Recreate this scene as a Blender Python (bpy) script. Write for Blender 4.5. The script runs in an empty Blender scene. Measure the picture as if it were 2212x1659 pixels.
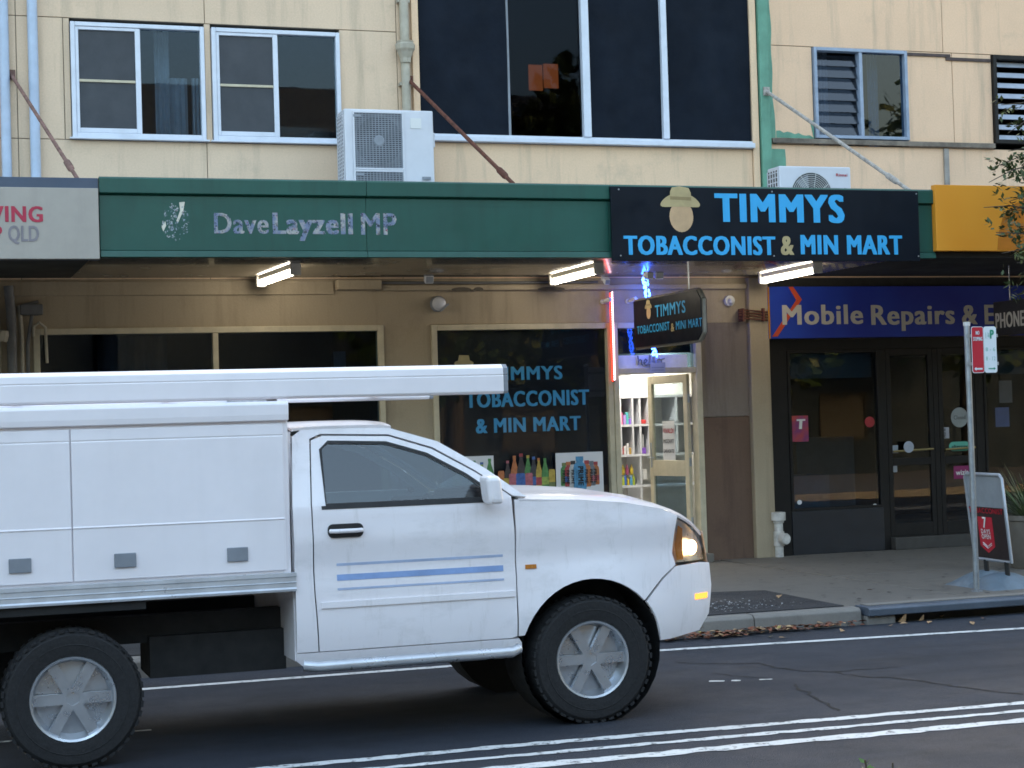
import bpy, bmesh, math, random
from mathutils import Vector, Matrix
random.seed(11)
S = bpy.context.scene
COL = S.collection
R = math.radians

# ------------------------------------------------------------------ camera, sky, light, exposure
cd = bpy.data.cameras.new('camera')
cd.sensor_width = 36.0
cd.lens = 36.0 * 3850 / 2212
cd.clip_start = 0.1
cd.clip_end = 600
cam = bpy.data.objects.new('camera', cd)
COL.objects.link(cam)
_yaw, _pit, _rol = R(18.9), R(1.205), 0.03
_f = Vector((math.sin(_yaw) * math.cos(_pit), math.cos(_yaw) * math.cos(_pit), math.sin(_pit)))
_r = Vector((math.cos(_yaw), -math.sin(_yaw), 0))
_u = _r.cross(_f)
_r2 = math.cos(_rol) * _r - math.sin(_rol) * _u
_u2 = math.cos(_rol) * _u + math.sin(_rol) * _r
M = Matrix((_r2, _u2, -_f)).transposed().to_4x4()
M.translation = Vector((0, -19.1, 1.85))
cam.matrix_world = M
S.camera = cam

W = bpy.data.worlds.new('World')
S.world = W
W.use_nodes = True
wn, wl = W.node_tree.nodes, W.node_tree.links
sky = wn.new('ShaderNodeTexSky')
sky.sky_type = 'NISHITA'
sky.sun_disc = False
SUN_EL, SUN_AZ = R(9), R(20)          # the low sun stands behind the shops
sky.sun_elevation = SUN_EL
sky.sun_rotation = SUN_AZ
sky.air_density = 1.0
sky.dust_density = 8.0
sky.ozone_density = 0.5
wn['Background'].inputs[1].default_value = 0.15
wl.new(sky.outputs[0], wn['Background'].inputs[0])
sl = bpy.data.lights.new('sun', 'SUN')
sl.energy = 0.05
sl.angle = R(25)
sl.color = (1.0, 0.93, 0.84)
sun = bpy.data.objects.new('sun', sl)
COL.objects.link(sun)
_d = Vector((math.sin(SUN_AZ) * math.cos(SUN_EL), math.cos(SUN_AZ) * math.cos(SUN_EL), math.sin(SUN_EL)))
sun.rotation_euler = _d.to_track_quat('Z', 'Y').to_euler()
vs = S.view_settings
S.display_settings.display_device = 'sRGB'
vs.view_transform = 'Standard'
vs.look = 'None'
vs.exposure = 3.5
vs.gamma = 1.0
vs.use_curve_mapping = False
S.cycles.max_bounces = 8
S.cycles.transparent_max_bounces = 12
S.cycles.sample_clamp_indirect = 6.0
S.cycles.use_denoising = True
S.cycles.filter_width = 1.65

# ------------------------------------------------------------------ materials
def srgb(r, g, b):
    def c(v):
        v /= 255.0
        return v / 12.92 if v <= 0.04045 else ((v + 0.055) / 1.055) ** 2.4
    return (c(r), c(g), c(b))

class NT:
    def __init__(s, name):
        s.m = bpy.data.materials.new(name)
        s.m.use_nodes = True
        s.n, s.l = s.m.node_tree.nodes, s.m.node_tree.links
        s.n.clear()
        s.out = s.n.new('ShaderNodeOutputMaterial')
        s.tc = s.n.new('ShaderNodeTexCoord')
    def noise(s, scale, detail=4, rough=0.6, stretch=(1, 1, 1), off=(0, 0, 0)):
        mp = s.n.new('ShaderNodeMapping')
        mp.inputs['Scale'].default_value = stretch
        mp.inputs['Location'].default_value = off
        s.l.new(s.tc.outputs['Object'], mp.inputs[0])
        t = s.n.new('ShaderNodeTexNoise')
        t.inputs['Scale'].default_value = scale
        t.inputs['Detail'].default_value = detail
        t.inputs['Roughness'].default_value = rough
        s.l.new(mp.outputs[0], t.inputs['Vector'])
        return t.outputs[0]
    def ramp(s, val, p0, p1, c0=0.0, c1=1.0):
        r = s.n.new('ShaderNodeMapRange')
        r.inputs[1].default_value, r.inputs[2].default_value = p0, p1
        r.inputs[3].default_value, r.inputs[4].default_value = c0, c1
        s.l.new(val, r.inputs[0])
        return r.outputs[0]
    def mix(s, fac, a, b, mode='MIX'):
        m = s.n.new('ShaderNodeMix')
        m.data_type = 'RGBA'
        m.blend_type = mode
        for sock, v in ((m.inputs[0], fac), (m.inputs[6], a), (m.inputs[7], b)):
            if hasattr(v, 'is_linked') or hasattr(v, 'node'):
                s.l.new(v, sock)
            elif isinstance(v, (int, float)):
                sock.default_value = v
            else:
                sock.default_value = (*v[:3], 1)
        return m.outputs[2]
    def bsdf(s, col, rough, metal=0.0, spec=0.5, bump=None, bdist=0.01, bstr=0.4):
        b = s.n.new('ShaderNodeBsdfPrincipled')
        for sock, v in ((b.inputs['Base Color'], col), (b.inputs['Roughness'], rough)):
            if hasattr(v, 'node'):
                s.l.new(v, sock)
            elif isinstance(v, (int, float)):
                sock.default_value = v
            else:
                sock.default_value = (*v[:3], 1)
        b.inputs['Metallic'].default_value = metal
        b.inputs['Specular IOR Level'].default_value = spec
        if bump is not None:
            k = s.n.new('ShaderNodeBump')
            k.inputs['Strength'].default_value = bstr
            k.inputs['Distance'].default_value = bdist
            s.l.new(bump, k.inputs['Height'])
            s.l.new(k.outputs[0], b.inputs['Normal'])
        return b
    def done(s, shader):
        s.l.new(shader.outputs[0], s.out.inputs[0])
        return s.m

def dim(c, k):
    return tuple(x * k for x in c)

def pm(name, col, rough=0.6, metal=0.0, var=0.18, scale=5.0, bump=0.0, bscale=60, spec=0.5, coat=0.0, streak=0.0):
    t = NT(name)
    n1 = t.noise(scale, 5, 0.65)
    c = t.mix(t.ramp(n1, 0.3, 0.7), dim(col, 1 - var), dim(col, 1 + var * 0.6))
    if streak:
        n2 = t.noise(3.0, 5, 0.6, (3.2, 3.2, 0.28), (3, 1, 2))
        c = t.mix(t.ramp(n2, 0.5, 0.78, 0, streak), c, dim(col, 0.45))
    rg = t.ramp(t.noise(scale * 2.3, 3, 0.6, (1, 1, 1), (5, 2, 7)), 0.3, 0.7, max(0.02, rough - 0.08), min(1, rough + 0.1))
    h = t.noise(bscale, 3, 0.6) if bump else None
    b = t.bsdf(c, rg, metal, spec, h, 0.01, bump)
    if coat:
        b.inputs['Coat Weight'].default_value = coat
        b.inputs['Coat Roughness'].default_value = 0.06
    return t.done(b)

def wall_mat(name, col, dirt, amt=0.5, grain=0.25):
    """painted fibre-cement or render: blotches, run-down streaks, fine grain"""
    t = NT(name)
    c = t.mix(t.ramp(t.noise(0.9, 5, 0.6), 0.3, 0.7), dim(col, 0.93), dim(col, 1.05))
    st = t.ramp(t.noise(2.2, 6, 0.65, (2.6, 2.6, 0.22), (1, 4, 2)), 0.52, 0.8, 0, amt)
    c = t.mix(st, c, dirt)
    bl = t.ramp(t.noise(1.7, 7, 0.7, (1, 1, 1), (9, 3, 1)), 0.56, 0.8, 0, amt * 0.8)
    c = t.mix(bl, c, dim(dirt, 1.15))
    gr = t.ramp(t.noise(55, 3, 0.7), 0.3, 0.7, 0.93, 1.05)
    m = t.n.new('ShaderNodeVectorMath')
    m.operation = 'SCALE'
    t.l.new(c, m.inputs[0])
    t.l.new(gr, m.inputs['Scale'])
    return t.done(t.bsdf(m.outputs[0], 0.72, 0, 0.3, t.noise(38, 4, 0.65), 0.006, grain))

def glass_mat(name, tint=(0.9, 0.95, 0.95), rough=0.01, boost=1.0, refl=(0.95, 0.97, 1.0)):
    t = NT(name)
    tr = t.n.new('ShaderNodeBsdfTransparent')
    tr.inputs[0].default_value = (*tint, 1)
    gl = t.n.new('ShaderNodeBsdfGlossy')
    gl.inputs['Roughness'].default_value = rough
    gl.inputs['Color'].default_value = (*refl, 1)
    fr = t.n.new('ShaderNodeFresnel')
    fr.inputs[0].default_value = 1.5
    mu = t.n.new('ShaderNodeMath')
    mu.operation = 'MULTIPLY_ADD'
    mu.inputs[1].default_value = 1.7 * boost
    mu.inputs[2].default_value = 0.01
    mu.use_clamp = True
    t.l.new(fr.outputs[0], mu.inputs[0])
    bm_ = t.n.new('ShaderNodeBump')
    bm_.inputs['Strength'].default_value = 0.02
    bm_.inputs['Distance'].default_value = 0.02
    t.l.new(t.noise(1.6, 2, 0.5), bm_.inputs['Height'])
    t.l.new(bm_.outputs[0], gl.inputs['Normal'])
    ge = t.n.new('ShaderNodeNewGeometry')
    inv = t.n.new('ShaderNodeMath')
    inv.operation = 'SUBTRACT'
    inv.inputs[0].default_value = 1.0
    t.l.new(ge.outputs['Backfacing'], inv.inputs[1])
    m2 = t.n.new('ShaderNodeMath')
    m2.operation = 'MULTIPLY'
    t.l.new(mu.outputs[0], m2.inputs[0])
    t.l.new(inv.outputs[0], m2.inputs[1])
    mx = t.n.new('ShaderNodeMixShader')
    t.l.new(m2.outputs[0], mx.inputs[0])
    t.l.new(tr.outputs[0], mx.inputs[1])
    t.l.new(gl.outputs[0], mx.inputs[2])
    return t.done(mx)

def emit_mat(name, col, strength):
    t = NT(name)
    e = t.n.new('ShaderNodeEmission')
    e.inputs[0].default_value = (*col, 1)
    e.inputs[1].default_value = strength
    return t.done(e)

def flaky_mat(name, col, col2, keep=0.5, scale=22, soft=0.06):
    """old vinyl lettering that has peeled off in flakes"""
    t = NT(name)
    c = t.mix(t.ramp(t.noise(9, 4, 0.7, (1, 1, 1), (4, 4, 4)), 0.45, 0.62), col, col2)
    c = t.mix(t.ramp(t.noise(31, 3, 0.6, (1, 1, 1), (2, 8, 1)), 0.64, 0.68), c, srgb(150, 60, 90))
    b = t.bsdf(c, 0.7, 0, 0.3)
    tr = t.n.new('ShaderNodeBsdfTransparent')
    a = t.ramp(t.noise(scale, 6, 0.72), 1 - keep - soft, 1 - keep + soft)
    mx = t.n.new('ShaderNodeMixShader')
    t.l.new(a, mx.inputs[0])
    t.l.new(tr.outputs[0], mx.inputs[1])
    t.l.new(b.outputs[0], mx.inputs[2])
    return t.done(mx)

def asphalt_mat(name, col, worn):
    t = NT(name)
    c = t.mix(t.ramp(t.noise(0.5, 5, 0.6, (0.35, 1.6, 1)), 0.35, 0.7), col, worn)
    c = t.mix(t.ramp(t.noise(70, 3, 0.75), 0.42, 0.72, 0, 0.6), c, dim(col, 2.8))
    c = t.mix(t.ramp(t.noise(2.1, 6, 0.7, (0.6, 1.5, 1), (3, 3, 0)), 0.5, 0.72, 0, 0.7), c, dim(col, 0.55))
    rg = t.ramp(t.noise(1.3, 4, 0.6), 0.3, 0.7, 0.62, 0.85)
    oil = t.ramp(t.noise(0.8, 5, 0.7, (0.5, 2.2, 1), (7, 1, 0)), 0.56, 0.70, 0, 0.55)
    c = t.mix(oil, c, dim(col, 0.45))
    gr = t.ramp(t.noise(110, 2, 0.8, (1, 0.55, 1)), 0.3, 0.7, 0.62, 1.45)
    m = t.n.new('ShaderNodeVectorMath')
    m.operation = 'SCALE'
    t.l.new(c, m.inputs[0])
    t.l.new(gr, m.inputs['Scale'])
    return t.done(t.bsdf(m.outputs[0], rg, 0, 0.4, t.noise(95, 3, 0.75), 0.012, 0.9))

def paint_line_mat(name, col, under, lo=0.47, hi=0.56):
    t = NT(name)
    w = t.ramp(t.noise(14, 6, 0.75), lo - 0.1, hi - 0.1)
    c = t.mix(w, under, col)
    c = t.mix(t.ramp(t.noise(3, 5, 0.7), 0.45, 0.75, 0, 0.45), c, dim(col, 0.5))
    return t.done(t.bsdf(c, 0.7, 0, 0.3, t.noise(120, 3, 0.7), 0.006, 0.4))

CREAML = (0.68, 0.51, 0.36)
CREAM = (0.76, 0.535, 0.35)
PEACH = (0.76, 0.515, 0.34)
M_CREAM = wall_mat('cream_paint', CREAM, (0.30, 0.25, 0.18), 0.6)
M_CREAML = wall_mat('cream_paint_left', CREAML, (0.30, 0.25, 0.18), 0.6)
M_PEACH = wall_mat('peach_paint', PEACH, (0.33, 0.26, 0.19), 0.6)
M_JOINT = pm('joint_shadow_gap', (0.16, 0.14, 0.11), 0.9)
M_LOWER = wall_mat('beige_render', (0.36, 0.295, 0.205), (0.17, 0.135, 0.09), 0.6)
M_BEIGE = pm('beige_frame_paint', (0.52, 0.46, 0.33), 0.5, streak=0.25)
M_ALU = pm('white_window_frame', (0.62, 0.66, 0.74), 0.4, 0.0, 0.1)
M_ALUB = pm('blue_grey_frame', (0.28, 0.34, 0.44), 0.45, 0.0, 0.2)
M_DARKF = pm('dark_bronze_frame', (0.012, 0.011, 0.011), 0.5, 0.0, 0.2, spec=0.25)
M_SCREEN = pm('insect_screen', (0.055, 0.06, 0.068), 0.85, 0, 0.1, 3)
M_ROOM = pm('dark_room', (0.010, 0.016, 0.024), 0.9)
M_CURT = pm('dark_shade_cloth', (0.009, 0.013, 0.021), 0.9, 0, 0.3, 2.0, 0.3, 20, spec=0.15)
M_PALE = pm('pale_curtain', (0.16, 0.19, 0.24), 0.9)
M_GLASS = glass_mat('window_glass', (0.8, 0.86, 0.88), 0.01, 0.34, (0.62, 0.78, 1.0))
M_GLASSD = glass_mat('shop_glass', (0.48, 0.62, 0.72), 0.01, 0.5)
M_GLASSC = glass_mat('clear_shop_glass', (0.93, 0.95, 0.96), 0.01, 0.4)
M_GREEN = pm('green_fascia_paint', (0.007, 0.073, 0.054), 0.45, 0, 0.2, 1.3, streak=0.35)
M_SLATE = pm('slate_fascia_paint', (0.05, 0.07, 0.11), 0.5, 0, 0.15, 1.5)
M_SOFFIT = pm('soffit_paint', (0.14, 0.12, 0.09), 0.2, 0, 0.25, 1.2, spec=1.0, coat=0.5)
M_SOFFITD = pm('dark_soffit_paint', (0.035, 0.035, 0.032), 0.6, 0, 0.3, 1.2)
M_WHITE = pm('white_enamel', (0.60, 0.61, 0.65), 0.38, 0, 0.05)
M_OFFW = pm('white_plastic', (0.6, 0.6, 0.58), 0.45, 0, 0.1)
M_GRILL = pm('grey_grille', (0.23, 0.25, 0.28), 0.6)
M_BLACK = pm('black_plastic', (0.012, 0.012, 0.013), 0.5)
M_NAVY = pm('navy_sign_vinyl', (0.0035, 0.007, 0.014), 0.4, 0, 0.2, 2, spec=0.2)
M_CYAN = pm('sky_blue_vinyl', (0.035, 0.39, 0.76), 0.45, 0, 0.06)
M_CYAND = pm('faded_blue_vinyl', (0.05, 0.33, 0.62), 0.5, 0, 0.1)
M_GOLD = pm('straw_vinyl', (0.46, 0.36, 0.18), 0.5)
M_TAN = pm('tan_vinyl', (0.55, 0.36, 0.2), 0.5)
M_RUST = pm('rusty_iron', (0.13, 0.045, 0.028), 0.8, 0.2, 0.5, 14, 0.5, 60)
M_RUSTW = pm('flaking_white_iron', (0.42, 0.38, 0.34), 0.75, 0.1, 0.45, 18, 0.5, 60)
M_GALV = pm('galvanised_steel', (0.36, 0.39, 0.42), 0.42, 0.75, 0.25, 9)
M_PIPEB = pm('pale_blue_pipe', (0.42, 0.50, 0.62), 0.5, 0, 0.12)
M_PIPEC = pm('cream_pipe', (0.42, 0.38, 0.30), 0.6, 0, 0.25, streak=0.3)
M_PIPEG = pm('grey_pipe', (0.14, 0.14, 0.14), 0.6, 0, 0.3)
M_GRNP = pm('sea_green_paint', (0.13, 0.31, 0.22), 0.65, 0, 0.25, 3, streak=0.3)
M_MARB = wall_mat('stained_stone', (0.20, 0.165, 0.14), (0.08, 0.065, 0.055), 0.8)
M_MARB2 = wall_mat('brown_stone', (0.135, 0.085, 0.06), (0.06, 0.035, 0.03), 0.8)
M_ROAD = asphalt_mat('road_asphalt', (0.013, 0.0165, 0.025), (0.028, 0.034, 0.047))
M_PATCH = asphalt_mat('patch_asphalt', (0.022, 0.022, 0.024), (0.032, 0.032, 0.034))
M_CONC = wall_mat('footpath_concrete', (0.145, 0.13, 0.112), (0.06, 0.053, 0.046), 0.6, 0.4)
M_KERB = wall_mat('kerb_concrete', (0.20, 0.185, 0.165), (0.1, 0.09, 0.08), 0.7, 0.5)
M_LINTEL = pm('painted_steel_lintel', (0.085, 0.105, 0.135), 0.5, 0.2, 0.25, 4)
M_LINE = paint_line_mat('road_line_paint', (0.62, 0.63, 0.62), (0.06, 0.06, 0.065))
M_CRACK = pm('bitumen_crack', (0.008, 0.008, 0.009), 0.9)
M_TAR = pm('tube_housing_white', (0.6, 0.58, 0.52), 0.45)
M_TUBE = emit_mat('fluorescent_tube_glow', (1.0, 0.91, 0.74), 2.3)
M_REDL = emit_mat('red_led', (1.0, 0.04, 0.02), 0.40)
M_WHTL = emit_mat('pink_white_led', (1.0, 0.62, 0.75), 0.5)
M_BLUL = emit_mat('blue_led', (0.03, 0.12, 1.0), 2.5)
M_PVC = pm('dirty_white_pvc', (0.55, 0.53, 0.5), 0.5, 0, 0.35, 9)
M_RED = pm('sign_red', (0.45, 0.012, 0.03), 0.45, 0, 0.08)
M_SIGNW = pm('sign_white', (0.66, 0.72, 0.76), 0.4, 0, 0.05)
M_SGREEN = pm('sign_green', (0.02, 0.28, 0.17), 0.5)
M_TEXTW = pm('white_lettering', (0.68, 0.68, 0.66), 0.5, 0, 0.05)
M_TEXTG = pm('dull_white_lettering', (0.50, 0.48, 0.43), 0.5, 0, 0.08)

# ------------------------------------------------------------------ mesh helpers
class MB:
    def __init__(s):
        s.v, s.f, s.m, s.mi = [], [], [], 0
    def add(s, vs, fs):
        n = len(s.v)
        s.v += [tuple(v) for v in vs]
        s.f += [tuple(i + n for i in f) for f in fs]
        s.m += [s.mi] * len(fs)
        return s
    def slot(s, i):
        s.mi = i
        return s
    def box(s, x0, x1, y0, y1, z0, z1):
        return s.add([(x0, y0, z0), (x1, y0, z0), (x1, y1, z0), (x0, y1, z0), (x0, y0, z1), (x1, y0, z1), (x1, y1, z1), (x0, y1, z1)],
                     [(0, 3, 2, 1), (4, 5, 6, 7), (0, 1, 5, 4), (1, 2, 6, 5), (2, 3, 7, 6), (3, 0, 4, 7)])
    def obox(s, c, ax, ay, az):
        """oriented box: centre and three half-axis vectors"""
        c, ax, ay, az = map(Vector, (c, ax, ay, az))
        vs = [c + i * ax + j * ay + k * az for k in (-1, 1) for i, j in ((-1, -1), (1, -1), (1, 1), (-1, 1))]
        return s.add(vs, [(0, 3, 2, 1), (4, 5, 6, 7), (0, 1, 5, 4), (1, 2, 6, 5), (2, 3, 7, 6), (3, 0, 4, 7)])
    def ring(s, c, t, r, n, up=None):
        t = Vector(t).normalized()
        a = t.orthogonal().normalized() if up is None else up
        b = t.cross(a)
        return [Vector(c) + r * (math.cos(2 * math.pi * i / n) * a + math.sin(2 * math.pi * i / n) * b) for i in range(n)]
    def tube(s, pts, r, n=8, caps=True):
        pts = [Vector(p) for p in pts]
        rs = r if isinstance(r, (list, tuple)) else [r] * len(pts)
        vs, fs = [], []
        a = None
        for i, p in enumerate(pts):
            t = (pts[min(i + 1, len(pts) - 1)] - pts[max(i - 1, 0)]).normalized()
            a = t.orthogonal().normalized() if a is None else (a - a.dot(t) * t).normalized()
            vs += s.ring(p, t, rs[i], n, a)
        for i in range(len(pts) - 1):
            for j in range(n):
                k = (j + 1) % n
                fs.append((i * n + j, i * n + k, (i + 1) * n + k, (i + 1) * n + j))
        if caps:
            fs.append(tuple(range(n))[::-1])
            fs.append(tuple((len(pts) - 1) * n + j for j in range(n)))
        return s.add(vs, fs)
    def cyl(s, p0, p1, r0, r1=None, n=12):
        return s.tube([p0, p1], [r0, r0 if r1 is None else r1], n)
    def lathe(s, prof, c, axis, n=24, caps=True):
        """prof: (radius, height along axis) pairs, open ends capped"""
        c, axis = Vector(c), Vector(axis).normalized()
        a = axis.orthogonal().normalized()
        vs, fs = [], []
        for r, h in prof:
            vs += s.ring(c + h * axis, axis, max(r, 1e-4), n, a)
        for i in range(len(prof) - 1):
            for j in range(n):
                k = (j + 1) % n
                fs.append((i * n + j, i * n + k, (i + 1) * n + k, (i + 1) * n + j))
        if caps:
            fs.append(tuple(range(n))[::-1])
            fs.append(tuple((len(prof) - 1) * n + j for j in range(n)))
        return s.add(vs, fs)
    def prism(s, poly, p0, p1):
        n = len(poly)
        vs = [p0(*q) for q in poly] + [p1(*q) for q in poly]
        fs = [tuple(range(n))[::-1], tuple(range(n, 2 * n))]
        fs += [(i, (i + 1) % n, n + (i + 1) % n, n + i) for i in range(n)]
        return s.add(vs, fs)
    def xz(s, poly, y0, y1):
        return s.prism(poly, lambda a, b: (a, y0, b), lambda a, b: (a, y1, b))
    def yz(s, poly, x0, x1):
        return s.prism(poly, lambda a, b: (x0, a, b), lambda a, b: (x1, a, b))
    def xy(s, poly, z0, z1):
        return s.prism(poly, lambda a, b: (a, b, z0), lambda a, b: (a, b, z1))
    def flat(s, poly3):
        return s.add(poly3, [tuple(range(len(poly3)))])
    def grid(s, fn, nu, nv):
        vs = [fn(i / nu, j / nv) for j in range(nv + 1) for i in range(nu + 1)]
        fs = [(j * (nu + 1) + i, j * (nu + 1) + i + 1, (j + 1) * (nu + 1) + i + 1, (j + 1) * (nu + 1) + i) for j in range(nv) for i in range(nu)]
        return s.add(vs, fs)
    def frame(s, x0, x1, z0, z1, y0, y1, t, tb=None, tt=None, tr=None):
        """rectangular picture-frame of four butted bars in the XZ plane"""
        tb = t if tb is None else tb
        tt = t if tt is None else tt
        tr = t if tr is None else tr
        s.box(x0, x0 + t, y0, y1, z0, z1)
        s.box(x1 - tr, x1, y0, y1, z0, z1)
        s.box(x0 + t, x1 - tr, y0, y1, z1 - tt, z1)
        s.box(x0 + t, x1 - tr, y0, y1, z0, z0 + tb)
        return s
    def build(s, name, mats, parent=None, smooth=None, bevel=0.0, seg=2, local=False, solid=0.0):
        return build_mesh(name, s, mats, parent, smooth, bevel, seg, local, solid)

def world_m(o):
    m = Matrix.Identity(4)
    while o is not None:
        m = Matrix.LocRotScale(o.location, o.rotation_euler, o.scale) @ m
        o = o.parent
    return m

def mesh_from(name, s, mats, smooth, bevel, seg, inv, solid=0.0):
    me = bpy.data.meshes.new(name)
    bm = bmesh.new()
    vv = [bm.verts.new(inv @ Vector(v)) for v in s.v]
    for f, mi in zip(s.f, s.m):
        try:
            q = bm.faces.new([vv[i] for i in f])
            q.material_index = mi
        except ValueError:
            pass
    if solid:
        bmesh.ops.remove_doubles(bm, verts=bm.verts, dist=1e-4)
    bmesh.ops.recalc_face_normals(bm, faces=bm.faces)
    if solid:
        bmesh.ops.solidify(bm, geom=list(bm.faces), thickness=solid)
        bmesh.ops.recalc_face_normals(bm, faces=bm.faces)
    if bevel:
        es = [e for e in bm.edges if len(e.link_faces) == 2 and e.calc_face_angle(0) > 0.6]
        bmesh.ops.bevel(bm, geom=es, offset=bevel, segments=seg, affect='EDGES', profile=0.5, clamp_overlap=True)
    bm.to_mesh(me)
    bm.free()
    for m in (mats if isinstance(mats, (list, tuple)) else [mats]):
        me.materials.append(m)
    if smooth:
        me.polygons.foreach_set('use_smooth', [True] * len(me.polygons))
        me.set_sharp_from_angle(angle=R(smooth))
    return me

def build_mesh(name, s, mats, parent=None, smooth=None, bevel=0.0, seg=2, local=False, solid=0.0):
    inv = Matrix.Identity(4) if local or parent is None else world_m(parent).inverted()
    me = mesh_from(name, s, mats, smooth, bevel, seg, inv, solid)
    o = bpy.data.objects.new(name, me)
    COL.objects.link(o)
    o.parent = parent
    return o

def tag(o, label=None, cat=None, group=None, kind=None):
    for k, v in (('label', label), ('category', cat), ('group', group), ('kind', kind)):
        if v:
            o[k] = v
    return o

def thing(name, label, cat, loc=(0, 0, 0), group=None, rz=0.0):
    o = bpy.data.objects.new(name, None)
    o.empty_display_size = 0.1
    COL.objects.link(o)
    o.location = loc
    o.rotation_euler = (0, 0, rz)
    return tag(o, label, cat, group)

def struct(o):
    o['kind'] = 'structure'
    return o

KIDS = {}
def copy_tree(o, loc=None, parent=None, label=None, rz=None):
    c = o.copy()
    COL.objects.link(c)
    if parent is not None:
        c.parent = parent
    if loc is not None:
        c.location = loc
    if rz is not None:
        c.rotation_euler = (0, 0, rz)
    if label:
        c['label'] = label
    for ch in [x for x in list(bpy.data.objects) if x.parent == o]:
        copy_tree(ch, None, c)
    return c

_cap = {}
def text_geo(body, space=1.0):
    body_key, body = (body, space), body
    if body_key not in _cap:
        c = bpy.data.curves.new('letters', 'FONT')
        c.body = body
        c.resolution_u = 3
        c.space_character = space
        o = bpy.data.objects.new('letters', c)
        me = bpy.data.meshes.new_from_object(o)
        _cap[body_key] = ([v.co.copy() for v in me.vertices], [tuple(p.vertices) for p in me.polygons])
        bpy.data.objects.remove(o)
        bpy.data.meshes.remove(me)
        bpy.data.curves.remove(c)
    return _cap[body_key]

CAPH = max(v.y for v in text_geo('H')[0])
def text(body, o, right, up, w, h, mat, parent, bold=0.0, depth=0.0, name='lettering', slant=0.0, mb=None, lift=0.003):
    """flat (or raised) lettering: o = lower left corner of the first capital, w = width of the line, h = capital height"""
    vs, fs = text_geo(body, 1.0 + bold * 2.0)
    o, right, up = Vector(o), Vector(right).normalized(), Vector(up).normalized()
    nrm = right.cross(up)
    x0, x1 = min(v.x for v in vs), max(v.x for v in vs)
    b = bold * CAPH
    sx, sy = (w - 2 * b * h / CAPH * 0.6) / (x1 - x0), h / CAPH
    k = 0
    mb0 = mb or MB()
    shifts = [(0, 0)]
    if bold:
        shifts = [(i * b * 0.5, j * b * 0.3) for i in (-2, -1, 0, 1, 2) for j in (-1, 0, 1)]
    for dx, dy in shifts:
        pts = []
        for v in vs:
            px = (v.x - x0) * sx + b * sx * 0.6 + dx * sy + slant * v.y * sy
            py = v.y * sy + dy * sy
            pts.append(o + px * right + py * up + (lift + depth + 0.00015 * k) * nrm)
        mb0.add(pts, fs)
        if depth and abs(dx) + abs(dy) >= 0:
            n = len(pts)
            ec = {}
            for f in fs:
                for a_, b_ in zip(f, f[1:] + f[:1]):
                    ec[(a_, b_)] = ec.get((a_, b_), 0) + 1
            for (a_, b_), c_ in ec.items():
                if (b_, a_) not in ec:
                    mb0.add([pts[a_], pts[b_], pts[b_] - (depth + lift) * nrm, pts[a_] - (depth + lift) * nrm], [(0, 1, 2, 3)])
        k += 1
    if mb is None:
        return mb0.build(name, mat, parent)

def text_xz(body, x0, x1, z0, z1, y, mat, parent, **kw):
    return text(body, (x0, y, z0), (1, 0, 0), (0, 0, 1), x1 - x0, z1 - z0, mat, parent, **kw)

# ------------------------------------------------------------------ ground, road, footpaths
g = MB().box(-300, 300, -300, 300, -0.6, -0.06).build('ground', pm('far_ground', (0.06, 0.06, 0.055), 0.9))
struct(g)
struct(MB().box(-120, 120, -14.1, -5.42, -0.3, 0.0).build('road', M_ROAD))
fp = struct(MB().box(-60, 60, -5.26, 0.0, -0.3, 0.138).build('footpath', M_CRACK))
JX = 9.726
xs = [-8.0 + 0.0, -5.6, -3.2, -0.9, 1.3, 3.4, 5.5, 7.25, 9.05, 10.9, 12.8, 14.8, 17.0, 20.0, 24.0]
ys = [-5.255, -2.7, -0.004]
for i in range(len(xs) - 1):
    for j in range(2):
        dz = random.uniform(-0.003, 0.003)
        MB().box(xs[i] + 0.006, xs[i + 1] - 0.006, ys[j] + 0.006, ys[j + 1] - 0.006, 0.0, 0.15 + dz).build('paving_slab', M_CONC, fp, bevel=0.006, seg=1)
kerb = struct(MB().box(-60, 60, -5.40, -5.262, -0.3, -0.01).build('kerb', M_JOINT))
x = -9.0
while x < 7.6:
    x2 = min(x + random.uniform(0.85, 1.1), 7.83)
    if 7.83 - x2 < 0.4:
        x2 = 7.83
    k = MB().yz([(-5.425, -0.1), (-5.262, -0.1), (-5.262, 0.150), (-5.375, 0.146), (-5.405, 0.12)], x + 0.004, x2 - 0.004)
    k.build('kerb_stone', M_KERB, kerb, bevel=0.008)
    x = x2
# storm drain with a steel lintel over its slot
dr = thing('storm_drain', 'kerb inlet with blue grey steel lintel over a dark slot, right of the leaf litter', 'storm drain', (9.6, -5.4, 0))
lt = MB()
lt.yz([(-5.50, 0.075), (-5.255, 0.075), (-5.255, 0.156), (-5.40, 0.156), (-5.475, 0.15), (-5.50, 0.135)], 7.85, 12.4)
lt.build('lintel', M_LINTEL, dr, bevel=0.008)
MB().yz([(-5.46, -0.05), (-5.27, -0.05), (-5.27, 0.073), (-5.46, 0.073)], 7.85, 8.13).build('end_block', M_KERB, dr, bevel=0.01)
MB().box(8.135, 12.4, -5.30, -5.262, -0.05, 0.073).build('throat', M_BLACK, dr)
MB().box(7.9, 12.4, -5.40, -5.255, 0.157, 0.163).build('cover_strip', M_KERB, dr)
# bitumen patches let into the footpath
def sheet(name, poly, z, mat, th=0.004):
    return struct(MB().xy(poly, z - th, z).build(name, mat))
sheet('bitumen_patch', [(7.80, -3.62), (7.74, -5.255), (2.6, -5.255), (3.3, -3.3), (5.4, -3.0)], 0.158, M_PATCH, 0.01)
sheet('bitumen_patch', [(1.05, -5.255), (1.95, -5.255), (1.62, -3.3)], 0.158, M_PATCH, 0.01)
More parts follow.
